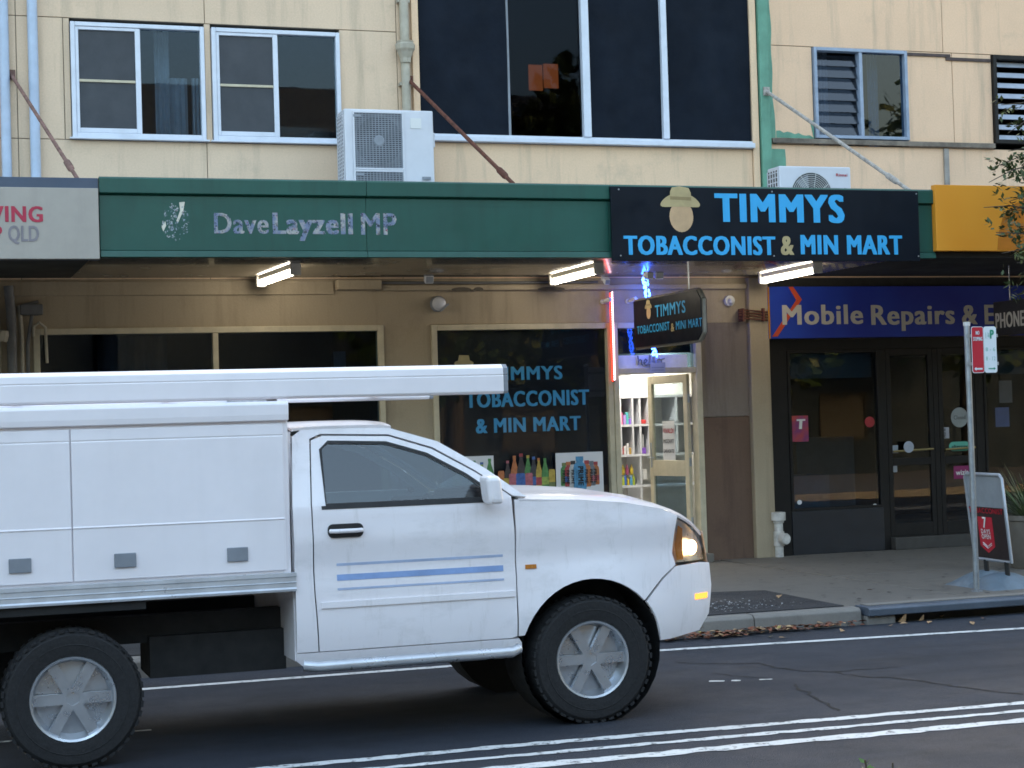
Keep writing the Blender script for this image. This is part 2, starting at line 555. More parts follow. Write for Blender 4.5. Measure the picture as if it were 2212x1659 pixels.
# road paint: edge line and the three centre lines, each with a slightly ragged edge
def ragged(name, pts, w, z, mat, step=0.25, rag=0.008):
    m = MB()
    L, Rr = [], []
    for (a, b) in zip(pts[:-1], pts[1:]):
        a, b = Vector((*a, 0)), Vector((*b, 0))
        n = max(2, int((b - a).length / step))
        d = (b - a).normalized()
        p = Vector((-d.y, d.x, 0))
        for i in range(n + (1 if b == Vector((*pts[-1], 0)) else 0)):
            c = a.lerp(b, i / n)
            L.append(c + p * (w / 2 + random.uniform(-rag, rag)))
            Rr.append(c - p * (w / 2 + random.uniform(-rag, rag)))
    vs = [(v.x, v.y, z) for v in L] + [(v.x, v.y, z) for v in Rr]
    n = len(L)
    m.add(vs, [(i, i + 1, n + i + 1, n + i) for i in range(n - 1)])
    return struct(m.build(name, mat))
ragged('edge_line', [(-40, -5.75), (5.657, -6.06), (8.787, -6.39), (30, -7.0)], 0.10, 0.004, M_LINE, 0.4, 0.004)
ragged('centre_line', [(-30, -9.38), (3.246, -9.43), (6.562, -9.57), (30, -10.3)], 0.10, 0.004, M_LINE, 0.08, 0.013)
ragged('centre_line', [(-30, -9.68), (3.15, -9.72), (6.392, -9.82), (30, -10.5)], 0.075, 0.004, M_LINE, 0.08, 0.014)
ragged('centre_line', [(-30, -10.0), (3.035, -10.03), (6.193, -10.10), (30, -10.8)], 0.125, 0.004, M_LINE, 0.08, 0.018)
ragged('worn_dash', [(5.274,-7.743,0.000)[:2], (5.365,-7.797,0.000)[:2]], 0.07, 0.004, M_LINE, 0.05, 0.02)
ragged('worn_dash', [(5.416,-7.802,0.000)[:2], (5.471,-7.834,0.000)[:2]], 0.05, 0.004, M_LINE, 0.05, 0.015)
ragged('worn_dash', [(5.601,-7.861,0.000)[:2], (5.688,-7.887,0.000)[:2]], 0.04, 0.004, M_LINE, 0.05, 0.01)
ragged('worn_dash', [(0.2, -7.81), (1.42, -7.84)], 0.05, 0.004, M_LINE, 0.1, 0.01)
def crack(px, w):
    pts = [Vector((*p[:2], 0)) for p in px]
    out = []
    for a, b in zip(pts[:-1], pts[1:]):
        n = max(2, int((b - a).length / 0.06))
        for i in range(n):
            q = a.lerp(b, i / n)
            out.append((q.x + random.uniform(-.02, .02), q.y + random.uniform(-.03, .03)))
    out.append(tuple(pts[-1][:2]))
    ragged('road_crack', out, w, 0.003, M_CRACK, 0.05, w * 0.4)
crack([(5.457,-6.766,0.000), (5.733,-6.992,0.000), (5.978,-7.113,0.000), (5.965,-7.361,0.000), (6.031,-7.593,0.000), (6.211,-7.809,0.000), (6.485,-7.785,0.000), (6.740,-7.802,0.000)], 0.022)
crack([(6.211,-7.809,0.000), (6.260,-8.047,0.000), (6.475,-8.302,0.000), (6.553,-8.643,0.000), (6.656,-9.030,0.000), (6.774,-9.277,0.000)], 0.022)
crack([(5.730,-8.160,0.000), (5.635,-8.437,0.000), (5.579,-8.699,0.000), (5.503,-9.021,0.000), (5.432,-9.266,-0.000)], 0.02)
crack([(5.458,-7.412,0.000), (5.559,-7.656,0.000), (5.686,-7.835,-0.000)], 0.012)
# trodden gum spots on the slabs
m = MB()
for k in range(230):
    gx, gy, gr_ = random.uniform(5.5, 12.5), random.uniform(-5.1, -.15), random.uniform(.008, .026)
    m.add([(gx + gr_ * random.uniform(.8, 1.2) * math.cos(t), gy + gr_ * math.sin(t), .1565) for t in [i * 1.05 for i in range(6)]], [tuple(range(6))])
tag(m.build('gum_spots', pm('trodden_gum', (.035, .033, .03), .8)), 'trodden dark gum spots over the footpath slabs', 'gum spots', kind='stuff')
# near side of the street, behind and under the camera
struct(MB().box(-60, 60, -24, -14.1, -0.3, 0.15).build('footpath', M_KERB))

# ------------------------------------------------------------------ the shops: two joined buildings
left_b = thing('shop_building', 'cream two storey shop with white sliding windows and the lit tobacconist doorway', 'building', (5, 0, 0.15))
right_b = thing('shop_building', 'peach two storey shop with louvre windows over a dark unlit shopfront', 'building', (13, 0, 0.15))

def panels(b, mat, rects, y0=0.0, y1=0.15, name='wall_panel'):
    core = MB()
    for (x0, x1, z0, z1) in rects:
        MB().box(x0 + 0.004, x1 - 0.004, y0, y0 + 0.03, z0 + 0.004, z1 - 0.004).build(name, mat, b, bevel=0.003, seg=1)
        core.box(x0, x1, y0 + 0.012, y1, z0, z1)
    core.build('wall_core', M_JOINT, b)

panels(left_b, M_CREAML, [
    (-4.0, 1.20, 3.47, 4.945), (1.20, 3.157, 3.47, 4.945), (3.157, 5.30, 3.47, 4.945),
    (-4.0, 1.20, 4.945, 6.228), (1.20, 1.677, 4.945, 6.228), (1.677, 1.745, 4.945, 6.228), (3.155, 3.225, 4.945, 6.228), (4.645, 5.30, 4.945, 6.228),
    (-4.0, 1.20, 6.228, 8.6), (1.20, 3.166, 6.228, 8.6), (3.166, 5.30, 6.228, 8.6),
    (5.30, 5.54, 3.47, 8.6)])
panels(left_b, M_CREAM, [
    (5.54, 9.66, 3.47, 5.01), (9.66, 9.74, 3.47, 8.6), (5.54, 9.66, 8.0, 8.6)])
panels(right_b, M_PEACH, [
    (9.90, 12.31, 3.47, 5.08), (12.31, 18, 3.47, 5.08), (9.90, 10.495, 5.08, 6.27), (11.80, 12.451, 5.08, 6.27), (12.451, 13.02, 5.08, 6.27),
    (14.6, 18, 5.08, 6.27), (9.90, 12.329, 6.27, 8.6), (12.329, 18, 6.27, 8.6)])
for b, x0, x1 in ((left_b, -4.0, 9.74), (right_b, 9.75, 18.0)):
    MB().box(x0, x1, -0.12, 6, 8.605, 8.9).build('parapet', M_CREAM if b is left_b else M_PEACH, b, bevel=0.02)
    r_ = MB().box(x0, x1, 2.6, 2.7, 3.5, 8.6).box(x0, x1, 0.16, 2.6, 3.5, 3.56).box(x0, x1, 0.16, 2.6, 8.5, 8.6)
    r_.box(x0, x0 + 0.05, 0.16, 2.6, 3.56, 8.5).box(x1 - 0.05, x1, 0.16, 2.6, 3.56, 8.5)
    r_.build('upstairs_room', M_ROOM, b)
# pilaster strips beside the glazing and the sea-green stained downpipe line
MB().box(5.465, 5.545, -0.05, -0.002, 3.6, 8.6).build('pilaster', M_CREAM, left_b, bevel=0.008)
MB().box(9.655, 9.74, -0.035, -0.002, 3.6, 8.6).build('pilaster', M_CREAM, left_b, bevel=0.008)
MB().box(9.755, 9.885, -0.07, 0.0, 3.6, 8.6).build('green_pilaster', M_GRNP, right_b, bevel=0.012)
gp = MB()
edge = lambda z: 9.935 + 0.016 * math.sin(z * 3.1) + 0.007 * math.sin(z * 11.7 + 1) + (0.11 if z < 5.06 else 0) + (0.05 * max(0, 5.4 - abs(z - 5.2) * 4) / 5.4)
zz = [4.0 + i * 0.06 for i in range(76)]
for a, b_ in zip(zz[:-1], zz[1:]):
    if a < 5.06 and b_ > 5.06:
        continue
    gp.add([(9.90, -0.003, a), (edge(a), -0.003, a), (edge(b_), -0.003, b_), (9.90, -0.003, b_)], [(0, 1, 2, 3)])
pe = [(9.98 + i * 0.05, 5.155 + 0.085 * (1 - i / 11) ** 0.6 + 0.012 * math.sin(i * 2.3)) for i in range(11)]
pe += [(10.44, 5.36), (10.49, 5.38), (10.49, 5.155)]
gp.add([(9.98, -0.0032, 5.155)] + [(a, -0.0032, b_) for a, b_ in pe], [tuple(range(len(pe) + 1))])
gp.build('paint_overrun', M_GRNP, right_b)
# drainpipe with its old rainwater head
dp = MB().tube([(5.375, -0.07, 3.9), (5.375, -0.07, 5.90)], 0.05, 12).tube([(5.375, -0.07, 6.08), (5.375, -0.07, 8.6)], 0.052, 12)
dpo = dp.build('drainpipe', M_PIPEC, left_b, smooth=40)
MB().lathe([(0.06, 0), (0.065, 0.05), (0.09, 0.12), (0.11, 0.15), (0.115, 0.2), (0.095, 0.22), (0.10, 0.24)], (5.375, -0.08, 5.87), (0, 0, 1), 8).build('rainwater_head', M_PIPEC, dpo)
for z in (5.62, 6.55):
    MB().box(5.305, 5.445, -0.075, -0.002, z, z + 0.035).build('pipe_clip', M_PIPEC, dpo)
for (px, dz, r_) in ((1.075, 4.20, 0.05), (1.365, 3.9, 0.052)):
    p_ = MB().tube([(px, -0.07, dz), (px, -0.07, 8.6)], r_, 14)
    po = p_.build('downpipe', M_PIPEB, left_b, smooth=40)
    MB().lathe([(r_ + 0.012, 0), (r_ + 0.012, 0.09), (r_ + 0.004, 0.1)], (px, -0.07, 4.26), (0, 0, 1), 14).build('socket', M_PIPEB, po, smooth=40)
MB().box(0.90, 1.00, -0.02, -0.002, 3.6, 8.6).build('red_trim', pm('red_trim_paint', (0.25, 0.02, 0.025), 0.5), left_b)
MB().box(12.28, 12.345, -0.03, -0.002, 3.6, 5.07).build('conduit', pm('conduit_grey', (0.3, 0.27, 0.24), 0.6, 0, 0.3, streak=.4), right_b)
MB().box(9.905, 13.01, -0.055, -0.002, 5.085, 5.145).build('window_ledge', pm('weathered_ledge', (0.2, 0.165, 0.13), 0.8, 0, 0.55, 6, streak=.6), right_b, bevel=0.006)
MB().box(11.80, 12.42, -0.02, -0.002, 6.215, 6.25).box(12.36, 13.0, -0.02, -0.002, 6.175, 6.212).build('rusted_lintel', pm('rusted_lintel', (0.085, 0.06, 0.055), 0.8, 0, 0.4, 8), right_b)

def sliding_window(x0, x1, z0, z1, xm, zb):
    w = MB().frame(x0, x1, z0, z1, -0.045, 0.06, 0.045, 0.05, 0.045).build('window', M_ALU, left_b, bevel=0.006)
    MB().box(x0 - 0.03, x1 + 0.03, -0.07, 0.0, z0 - 0.018, z0 - 0.001).build('sill', M_ALU, w, bevel=0.004)
    MB().frame(x0 + 0.047, xm + 0.03, z0 + 0.052, z1 - 0.047, -0.035, -0.008, 0.034, 0.05, 0.034, 0.055).build('sash', M_ALU, w, bevel=0.005)
    MB().box(x0 + 0.082, xm - 0.026, -0.030, -0.012, zb - 0.014, zb + 0.014).build('glazing_bar', M_BEIGE, w, bevel=0.004)
    for a, b_ in ((z0 + 0.103, zb - 0.015), (zb + 0.015, z1 - 0.082)):
        MB().box(x0 + 0.082, xm - 0.026, -0.016, -0.012, a, b_).build('insect_screen', M_SCREEN, w)
    MB().box(xm + 0.032, x1 - 0.046, 0.010, 0.015, z0 + 0.051, z1 - 0.046).build('pane', M_GLASS, w)
    return w
wA = sliding_window(1.75, 3.15, 4.965, 6.185, 2.442, 5.567)
wB = sliding_window(3.23, 4.64, 4.965, 6.185, 3.919, 5.566)
# what hangs behind the clear pane of the first window
cu = MB()
cu.grid(lambda u, v: (2.66 + 0.16 * u, 0.30 + 0.015 * math.sin(u * 19), 4.9 + 1.3 * v), 12, 1)
cu.grid(lambda u, v: (2.82 + 0.20 * u, 0.36 + 0.012 * math.sin(u * 21), 4.9 + 0.80 * v), 12, 1)
cu.grid(lambda u, v: (3.06 + 0.10 * u, 0.34 + 0.012 * math.sin(u * 15), 4.9 + 0.80 * v), 8, 1)
cu.build('curtain', M_PALE, wA, smooth=60)
MB().box(4.05, 4.62, 0.5, 0.62, 4.9, 5.22).build('cupboard_top', M_BLACK, wB)

# tall band of glazing hung with dark shade cloth
bw = MB().box(5.545, 9.655, -0.02, 0.06, 5.075, 5.10).build('glazed_wall', M_ALU, left_b)
MB().box(5.545, 9.655, -0.02, 0.06, 8.0, 8.06).build('head_rail', M_ALU, bw)
MB().box(5.50, 9.66, -0.085, 0.10, 5.012, 5.072).build('sill', M_ALU, bw, bevel=0.008)
for xm, t_ in ((7.545, 0.092), (8.535, 0.075)):
    MB().box(xm - t_ / 2, xm + t_ / 2, -0.045, 0.06, 5.102, 7.998).build('mullion', M_ALU, bw, bevel=0.006)
MB().box(6.585, 6.63, 0.02, 0.06, 5.102, 7.998).build('mullion', M_GRILL, bw)
def cloth(x0, x1, y, amp, n=26):
    def f(u, v):
        s_ = amp * (math.sin(u * 9 + v * 5) + 0.6 * math.sin(v * 13 - u * 6) + 0.5 * math.sin(u * 21 + v * 3))
        return (x0 + (x1 - x0) * u, y + s_, 5.10 + 2.9 * v)
    return MB().grid(f, n, n)
cloth(5.548, 6.60, 0.012, 0.006).build('shade_cloth', M_CURT, bw, smooth=80)
cloth(7.592, 8.497, 0.012, 0.005).build('shade_cloth', M_CURT, bw, smooth=80)
cloth(8.573, 9.653, 0.012, 0.010).build('shade_cloth', M_CURT, bw, smooth=80)
MB().box(6.632, 7.498, 0.022, 0.027, 5.102, 7.998).build('pane', glass_mat('tinted_glass', (0.40, 0.40, 0.42), 0.02, 0.04, (0.45, 0.55, 0.75)), bw)
lit = MB().box((7.539,7.719,6.005,6.327)[0], (7.539,7.719,6.005,6.327)[1], 1.9, 1.92, (7.539,7.719,6.005,6.327)[2], (7.539,7.719,6.005,6.327)[3])
lit.box((7.738,7.931,6.041,6.346)[0], (7.738,7.931,6.041,6.346)[1], 1.9, 1.92, (7.738,7.931,6.041,6.346)[2], (7.738,7.931,6.041,6.346)[3])
lit.build('lit_opening', emit_mat('dim_orange_glow', (1.0, 0.30, 0.10), 0.055), bw)

# louvre windows of the right building
wC = MB().frame(10.505, 11.795, 5.16, 6.265, -0.04, 0.08, 0.04).build('window', M_ALUB, right_b, bevel=0.005)
MB().box(11.125, 11.17, -0.03, 0.07, 5.201, 6.224).build('mullion', M_ALUB, wC, bevel=0.004)
def louvre(x0, x1, z, mat, par, w=0.15, tilt=35, th=0.006):
    c, s_ = math.cos(R(tilt)), math.sin(R(tilt))
    MB().obox(((x0 + x1) / 2, 0.04, z), ((x1 - x0) / 2, 0, 0), (0, w / 2 * s_, w / 2 * c), (0, -th / 2 * c, th / 2 * s_)).build('slat', mat, par)
M_LOUV = glass_mat('louvre_glass', (0.5, 0.55, 0.6), 0.08)
for i in range(7):
    louvre(10.55, 11.12, 5.28 + i * 0.14, M_LOUV, wC, 0.15, 20)
MB().box(11.175, 11.75, 0.02, 0.025, 5.201, 6.224).build('pane', M_GLASSD, wC)
cu = MB().grid(lambda u, v: (10.72 + 0.14 * u, 0.3 + 0.012 * math.sin(u * 17), 5.1 + 1.2 * v), 10, 1)
cu.grid(lambda u, v: (11.42 + 0.14 * u, 0.3 + 0.012 * math.sin(u * 17), 5.1 + 1.2 * v), 10, 1)
cu.build('curtain', M_PALE, wC, smooth=60)
wD = MB().frame(13.02, 14.6, 5.15, 6.26, -0.05, 0.08, 0.05).build('window', M_DARKF, right_b, bevel=0.005)
M_SLATS = pm('white_louvre', (0.34, 0.38, 0.45), 0.4)
for i in range(8):
    louvre(13.075, 14.545, 5.235 + i * 0.132, M_SLATS, wD, 0.070, 25, 0.010)

# ------------------------------------------------------------------ ground floor, tobacconist side
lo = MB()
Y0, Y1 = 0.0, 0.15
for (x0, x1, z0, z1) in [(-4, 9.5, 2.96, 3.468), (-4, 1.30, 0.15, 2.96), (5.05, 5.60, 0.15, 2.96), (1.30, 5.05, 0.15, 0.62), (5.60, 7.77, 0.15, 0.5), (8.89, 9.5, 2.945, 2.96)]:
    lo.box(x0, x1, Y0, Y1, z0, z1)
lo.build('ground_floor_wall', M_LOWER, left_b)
MB().box(9.50, 9.757, -0.09, 0.15, 0.15, 3.468).build('pilaster', M_LOWER, left_b, bevel=0.01)
MB().box(8.895, 9.498, -0.015, 0.15, 1.834, 2.944).build('stone_panel', M_MARB, left_b, bevel=0.004)
MB().box(8.895, 9.498, -0.013, 0.15, 0.15, 1.830).build('stone_panel', M_MARB2, left_b, bevel=0.004)
# long render bead and cable box under the soffit
MB().box(-2, 4.50, -0.03, -0.001, 3.30, 3.45).build('cornice_board', M_LOWER, left_b, bevel=0.008)
MB().box(4.52, 5.02, -0.13, -0.001, 3.345, 3.455).build('cable_box', M_LOWER, left_b, bevel=0.012)
MB().box(5.03, 9.49, -0.075, -0.001, 3.335, 3.40).build('cable_duct', M_LOWER, left_b, bevel=0.015)
MB().tube([(5.03, -0.05, 3.425), (6.2, -0.05, 3.42), (7.6, -0.05, 3.425)], 0.016, 6).build('conduit', M_PIPEG, left_b, smooth=40)
scar = pm('peeled_render', (0.10, 0.085, 0.065), 0.9)
for cx, w_ in ((5.95, 0.12), (6.15, 0.06), (7.02, 0.17)):
    MB().add([(cx + w_ * math.cos(a), -0.0765, 3.342 + 0.022 * math.sin(a) * (1.3 if math.sin(a) > 0 else 0.8)) for a in [i * math.pi / 7 for i in range(14)]], [tuple(range(14))]).build('render_scar', scar, left_b)

def shop_window(b, x0, x1, z0, z1, mull, glassmat, fm, t=0.065):
    w = MB().frame(x0, x1, z0, z1, -0.03, 0.09, t).build('window', fm, b, bevel=0.006)
    xs_ = [x0 + t] + mull + [x1 - t]
    for m_ in mull:
        MB().box(m_ - 0.03, m_ + 0.03, -0.025, 0.08, z0 + t + 0.001, z1 - t - 0.001).build('mullion', fm, w, bevel=0.005)
    for a, b_ in zip(xs_[:-1], xs_[1:]):
        MB().box(a + 0.001, b_ - 0.001, 0.02, 0.026, z0 + t + 0.001, z1 - t - 0.001).build('pane', glassmat, w)
    return w
shop_window(left_b, 1.30, 5.05, 0.62, 2.96, [3.19], M_GLASSD, M_BEIGE)
wT = shop_window(left_b, 5.60, 7.768, 0.5, 2.955, [], M_GLASSC, M_BEIGE)
# empty dark shop behind the left window
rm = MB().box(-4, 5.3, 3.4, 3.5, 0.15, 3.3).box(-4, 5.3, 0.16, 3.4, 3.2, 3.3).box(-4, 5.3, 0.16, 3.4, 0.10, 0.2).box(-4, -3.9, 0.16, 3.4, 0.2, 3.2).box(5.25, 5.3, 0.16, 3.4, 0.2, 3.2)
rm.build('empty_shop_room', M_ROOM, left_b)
MB().box((4.625,4.764,2.487,2.702)[0], (4.625,4.764,2.487,2.702)[1], 0.6, 0.62, 2.2, 2.702).build('notice_board', M_PALE, left_b)
cu = MB().grid(lambda u, v: (2.0 + 0.75 * u, 0.5 + 0.03 * math.sin(u * 26), 0.2 + 2.7 * v), 40, 1)
cu.build('dark_curtain', pm('blue_black_curtain', (0.03, 0.038, 0.05), 0.9), left_b, smooth=60)
# vinyl-covered window with its lettering
vinyl = MB().box(5.67, 7.70, 0.045, 0.06, 0.57, 2.888).build('window_film', M_NAVY, wT)
for body, x0, x1, yt, yb, bo in (('TIMMYS', 1062, 1214, 791, 820, 0.05), ('TOBACCONIST', 1006, 1272, 845, 877, 0.05), ('& MIN MART', 1028, 1254, 902, 932, 0.05)):
    t_ = {1062: ((6.315,7.165,2.322,2.470)), 1006: ((5.999,7.485,2.021,2.190)), 1028: ((6.110,7.372,1.731,1.889))}[x0]
    text_xz(body, t_[0], t_[1], t_[2], t_[3], 0.045, M_CYAND, wT, bold=bo)
hat = MB()
hc = (5.990,0.045,2.520)
hat.add([(hc[0] + 0.115 * math.cos(a), 0.0425, hc[2] + 0.04 * math.sin(a)) for a in [i * math.pi / 10 for i in range(20)]], [tuple(range(20))])
hat.add([(hc[0] - 0.075, 0.042, hc[2]), (hc[0] + 0.075, 0.042, hc[2]), (hc[0] + 0.06, 0.042, hc[2] + 0.09), (hc[0] - 0.055, 0.042, hc[2] + 0.095)], [(0, 1, 2, 3)])
hat.build('straw_hat_print', M_GOLD, wT)

# doorway
df = MB()
df.box(7.772, 7.835, -0.04, 0.12, 0.15, 2.955)
df.box(8.815, 8.888, -0.04, 0.12, 0.15, 2.955)
df.box(7.836, 8.814, -0.04, 0.12, 2.89, 2.955)
df.box(7.836, 8.814, -0.035, 0.12, 2.36, 2.425)
dfo = df.build('door_frame', M_BEIGE, left_b, bevel=0.006)
MB().box(7.837, 8.813, 0.03, 0.036, 2.426, 2.889).build('transom_pane', M_GLASSD, dfo)
MB().box(7.84, 8.81, 0.10, 0.115, 2.60, 2.888).build('transom_board', M_BLACK, dfo)
MB().box(7.79, 8.87, -0.25, 0.10, 0.148, 0.25).build('door_step', M_CONC, left_b, bevel=0.01)
# open door leaf, hinged on the right jamb and swung inwards
door = bpy.data.objects.new('door', None)
COL.objects.link(door)
door.parent = left_b
wm = Matrix.Translation((8.775, 0.12, 0.26)) @ Matrix.Rotation(R(180 - 80), 4, 'Z')
loc_ = world_m(left_b).inverted() @ wm
door.location = loc_.to_translation()
door.rotation_euler = loc_.to_euler()
DW, DH = 0.84, 2.09
dl = MB().frame(0.0, DW, 0.0, DH, -0.022, 0.022, 0.085, 0.16, 0.10)
dl.box(0.086, DW - 0.086, -0.022, 0.022, 0.88, 1.07)
dl.build('leaf', M_BEIGE, door, bevel=0.005, local=True)
MB().box(0.086, DW - 0.086, -0.003, 0.003, 1.071, DH - 0.101).build('pane', M_GLASS, door, local=True)
MB().box(0.086, DW - 0.086, -0.003, 0.003, 0.161, 0.879).build('pane', M_GLASSD, door, local=True)
hn = MB()
for s_ in (-1, 1):
    hn.box(DW - 0.06, DW - 0.025, s_ * 0.022 - 0.006, s_ * 0.022 + 0.006, 0.98, 1.28)
    hn.tube([(DW - 0.045, s_ * 0.02, 1.10), (DW - 0.045, s_ * 0.075, 1.10), (DW - 0.17, s_ * 0.075, 1.10)], 0.010, 8)
hn.build('handle', M_GALV, door, smooth=40, local=True)
for z in (0.3, 1.0, 1.75):
    MB().cyl((0.0, 0.0, z), (0, 0, z + 0.1), 0.016, n=8).build('hinge', M_GALV, door, local=True)
# lit shop room behind the doorway
M_SHOPW = pm('white_shop_paint', (0.66, 0.65, 0.61), 0.7)
rm = MB().box(5.4, 9.8, 5.0, 5.1, 0.2, 2.95).box(5.35, 5.4, 0.16, 5.0, 0.2, 2.95).box(9.80, 9.86, 0.16, 5.0, 0.2, 2.95).box(5.4, 9.8, 0.16, 5.0, 2.9, 2.96).box(5.4, 9.8, 0.16, 5.0, 0.12, 0.24)
rm.box(8.89, 9.8, 0.155, 0.16, 0.2, 2.9)
rm.build('shop_room', M_SHOPW, left_b)
MB().box(5.5, 7.77, 0.14, 0.158, 0.24, 2.9).build('window_backing', M_BLACK, left_b)

# ------------------------------------------------------------------ ground floor, dark shop on the right
for x0, x1, z0, z1 in ((9.758, 10.02, 0.15, 2.73), (11.27, 11.36, 0.15, 2.599), (12.02, 12.09, 0.15, 2.599), (12.62, 12.74, 0.15, 2.599)):
    MB().box(x0, x1, 0.0, 0.15, z0, z1).build('post', M_DARKF, right_b, bevel=0.006)
MB().box(10.021, 18, 0.02, 0.15, 2.60, 2.73).build('head_beam', M_DARKF, right_b)
MB().box(9.758, 18, 0.0, 0.15, 2.735, 3.468).build('sign_band', pm('dark_band', (0.02, 0.02, 0.02), 0.7), right_b)
MB().box(10.022, 11.268, -0.01, 0.15, 0.15, 0.67).build('stall_riser', pm('dark_tile', (0.016, 0.018, 0.024), 0.4), right_b, bevel=0.006)
MB().box(12.742, 18, -0.01, 0.15, 0.15, 0.67).build('stall_riser', pm('dark_tile_again', (0.02, 0.021, 0.026), 0.4), right_b, bevel=0.006)
for (x0, x1, z0) in ((10.022, 11.268, 0.672), (12.742, 15.6, 0.672)):
    w = MB().frame(x0, x1, z0, 2.598, -0.01, 0.07, 0.035).build('window', M_DARKF, right_b, bevel=0.004)
    MB().box(x0 + 0.036, x1 - 0.036, 0.02, 0.026, z0 + 0.036, 2.562).build('pane', M_GLASSD, w)
    MB().box(x0 + 0.05, x1 - 0.05, 0.10, 0.12, 2.26, 2.56).build('roller_blind', pm('grey_blind', (0.10, 0.105, 0.11), 0.8), w)
MB().box(11.361, 12.619, -0.10, 0.15, 0.15, 0.30).build('door_step', pm('dark_step', (0.05, 0.046, 0.042), 0.8), right_b, bevel=0.01)
for (x0, x1) in ((11.361, 12.019), (12.091, 12.619)):
    d_ = MB().frame(x0 + 0.004, x1 - 0.004, 0.305, 2.598, 0.0, 0.05, 0.06, 0.16, 0.08)
    d_.box(x0 + 0.065, x1 - 0.065, 0.0, 0.05, 1.17, 1.26)
    do = d_.build('door', M_DARKF, right_b, bevel=0.004)
    MB().box(x0 + 0.065, x1 - 0.065, 0.02, 0.026, 1.261, 2.517).build('pane', M_GLASSD, do)
    MB().box(x0 + 0.065, x1 - 0.065, 0.02, 0.026, 0.466, 1.169).build('pane', M_GLASSD, do)
    MB().tube([(x0 + 0.05, -0.04, 1.345), (x1 - 0.05, -0.04, 1.36)], 0.013, 8).build('push_bar', pm('brass_bar', (0.42, 0.32, 0.14), 0.35, 0.8), do, smooth=40)
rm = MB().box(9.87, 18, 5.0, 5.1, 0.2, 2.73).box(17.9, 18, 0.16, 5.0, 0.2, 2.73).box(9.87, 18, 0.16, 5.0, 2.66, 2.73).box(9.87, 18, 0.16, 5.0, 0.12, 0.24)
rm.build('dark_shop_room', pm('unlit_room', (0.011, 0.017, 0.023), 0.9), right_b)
MB().box(10.2, 11.2, 1.2, 1.7, 0.24, 1.05).build('display_counter', pm('pale_counter', (0.2, 0.22, 0.25), 0.6), right_b)
MB().box(10.1, 10.5, 2.4, 2.8, 0.24, 1.75).build('display_stand', pm('grey_stand', (0.2, 0.2, 0.21), 0.6), right_b)
MB().box(11.7, 12.6, 3.0, 3.4, 0.24, 1.5).build('display_stand', pm('grey_stand_two', (0.17, 0.17, 0.18), 0.6), right_b)

# ------------------------------------------------------------------ awnings
def awning(name, label, x0, x1, fasc, soff, seams=()):
    a = thing(name, label, 'awning', ((x0 + x1) / 2, 0, 3.4))
    roof = MB().yz([(-2.84, 3.98), (0.0, 4.05), (0.0, 4.08), (-2.84, 4.01)], x0, x1)
    roof.build('roof_sheet', M_GALV, a)
    n = 56
    pr = []
    for i in range(n + 1):
        y = -2.84 + 2.83 * i / n
        pr += [(y, 3.484 if i % 2 else 3.491)]
    m = MB()
    vs = [(x0, y, z) for y, z in pr] + [(x1, y, z) for y, z in pr]
    k = len(pr)
    m.add(vs, [(i, i + 1, k + i + 1, k + i) for i in range(k - 1)])
    m.build('soffit_sheet', soff, a)
    return a
aw = awning('awning', 'green street awning with lit soffit and peeled lettering on its fascia', 1.70, 10.27, M_GREEN, M_SOFFIT)
edges = [1.70, 4.15, 6.60, 8.45, 10.27]
for a_, b_ in zip(edges[:-1], edges[1:]):
    cp = MB().yz([(-2.90, 3.985), (-2.84, 3.985), (-2.84, 4.14), (-2.93, 4.145), (-2.945, 4.13), (-2.945, 4.0)], a_ + 0.0015, b_ - 0.0015)
    cp.build('fascia_cap', M_GREEN, aw, bevel=0.004)
    fpn = MB().box(a_ + 0.0015, b_ - 0.0015, -2.905, -2.85, 3.487, 3.982)
    fpn.build('fascia_panel', M_GREEN, aw, bevel=0.004)
    MB().yz([(-2.935, 3.425), (-2.84, 3.425), (-2.84, 3.483), (-2.925, 3.483)], a_ + 0.0015, b_ - 0.0015).build('fascia_lip', M_GREEN, aw, bevel=0.004)
MB().box(1.70, 10.27, -2.906, -2.90, 3.915, 3.919).build('fascia_bead', M_GREEN, aw)
aw2 = awning('awning', 'slate grey awning end behind the white corner sign', -6, 1.695, M_SLATE, M_SOFFITD)
MB().box(-6, 1.693, -2.93, -2.85, 3.40, 4.13).build('fascia_panel', M_SLATE, aw2, bevel=0.004)
aw3 = awning('awning', 'dark awning behind the yellow fascia board', 10.275, 19, M_BLACK, M_SOFFITD)
MB().box(10.277, 19, -2.90, -2.85, 3.43, 4.12).build('fascia_panel', M_DARKF, aw3, bevel=0.004)
def rod(par, p0, p1, mat, tk, r=0.019):
    p0, p1 = Vector(p0), Vector(p1)
    o = MB().tube([p0, p1], r, 8).build('tie_rod', mat, par, smooth=40)
    d = (p1 - p0).normalized()
    c = p0.lerp(p1, tk)
    MB().tube([c - d * 0.13, c - d * 0.08, c + d * 0.08, c + d * 0.13], [0.016, 0.034, 0.034, 0.016], 8).build('turnbuckle', mat, o, smooth=50)
    MB().obox(p0 + Vector((0, 0, 0)), (0.04, 0, 0), (0, 0.012, 0), (0, 0, 0.05)).build('wall_plate', mat, o)
rod(aw2, (1.144, -0.02, 5.603), (1.56, -2.75, 4.10), pm('rusty_pink_iron', (0.20, 0.11, 0.09), 0.8, 0.1, 0.5, 12), 0.85)
rod(aw, (5.418, -0.06, 5.679), (5.736, -2.75, 4.10), M_RUST, 0.86, 0.021)
rod(aw, (9.828, -0.08, 5.694), (10.18, -2.75, 4.10), M_RUSTW, 0.85, 0.021)

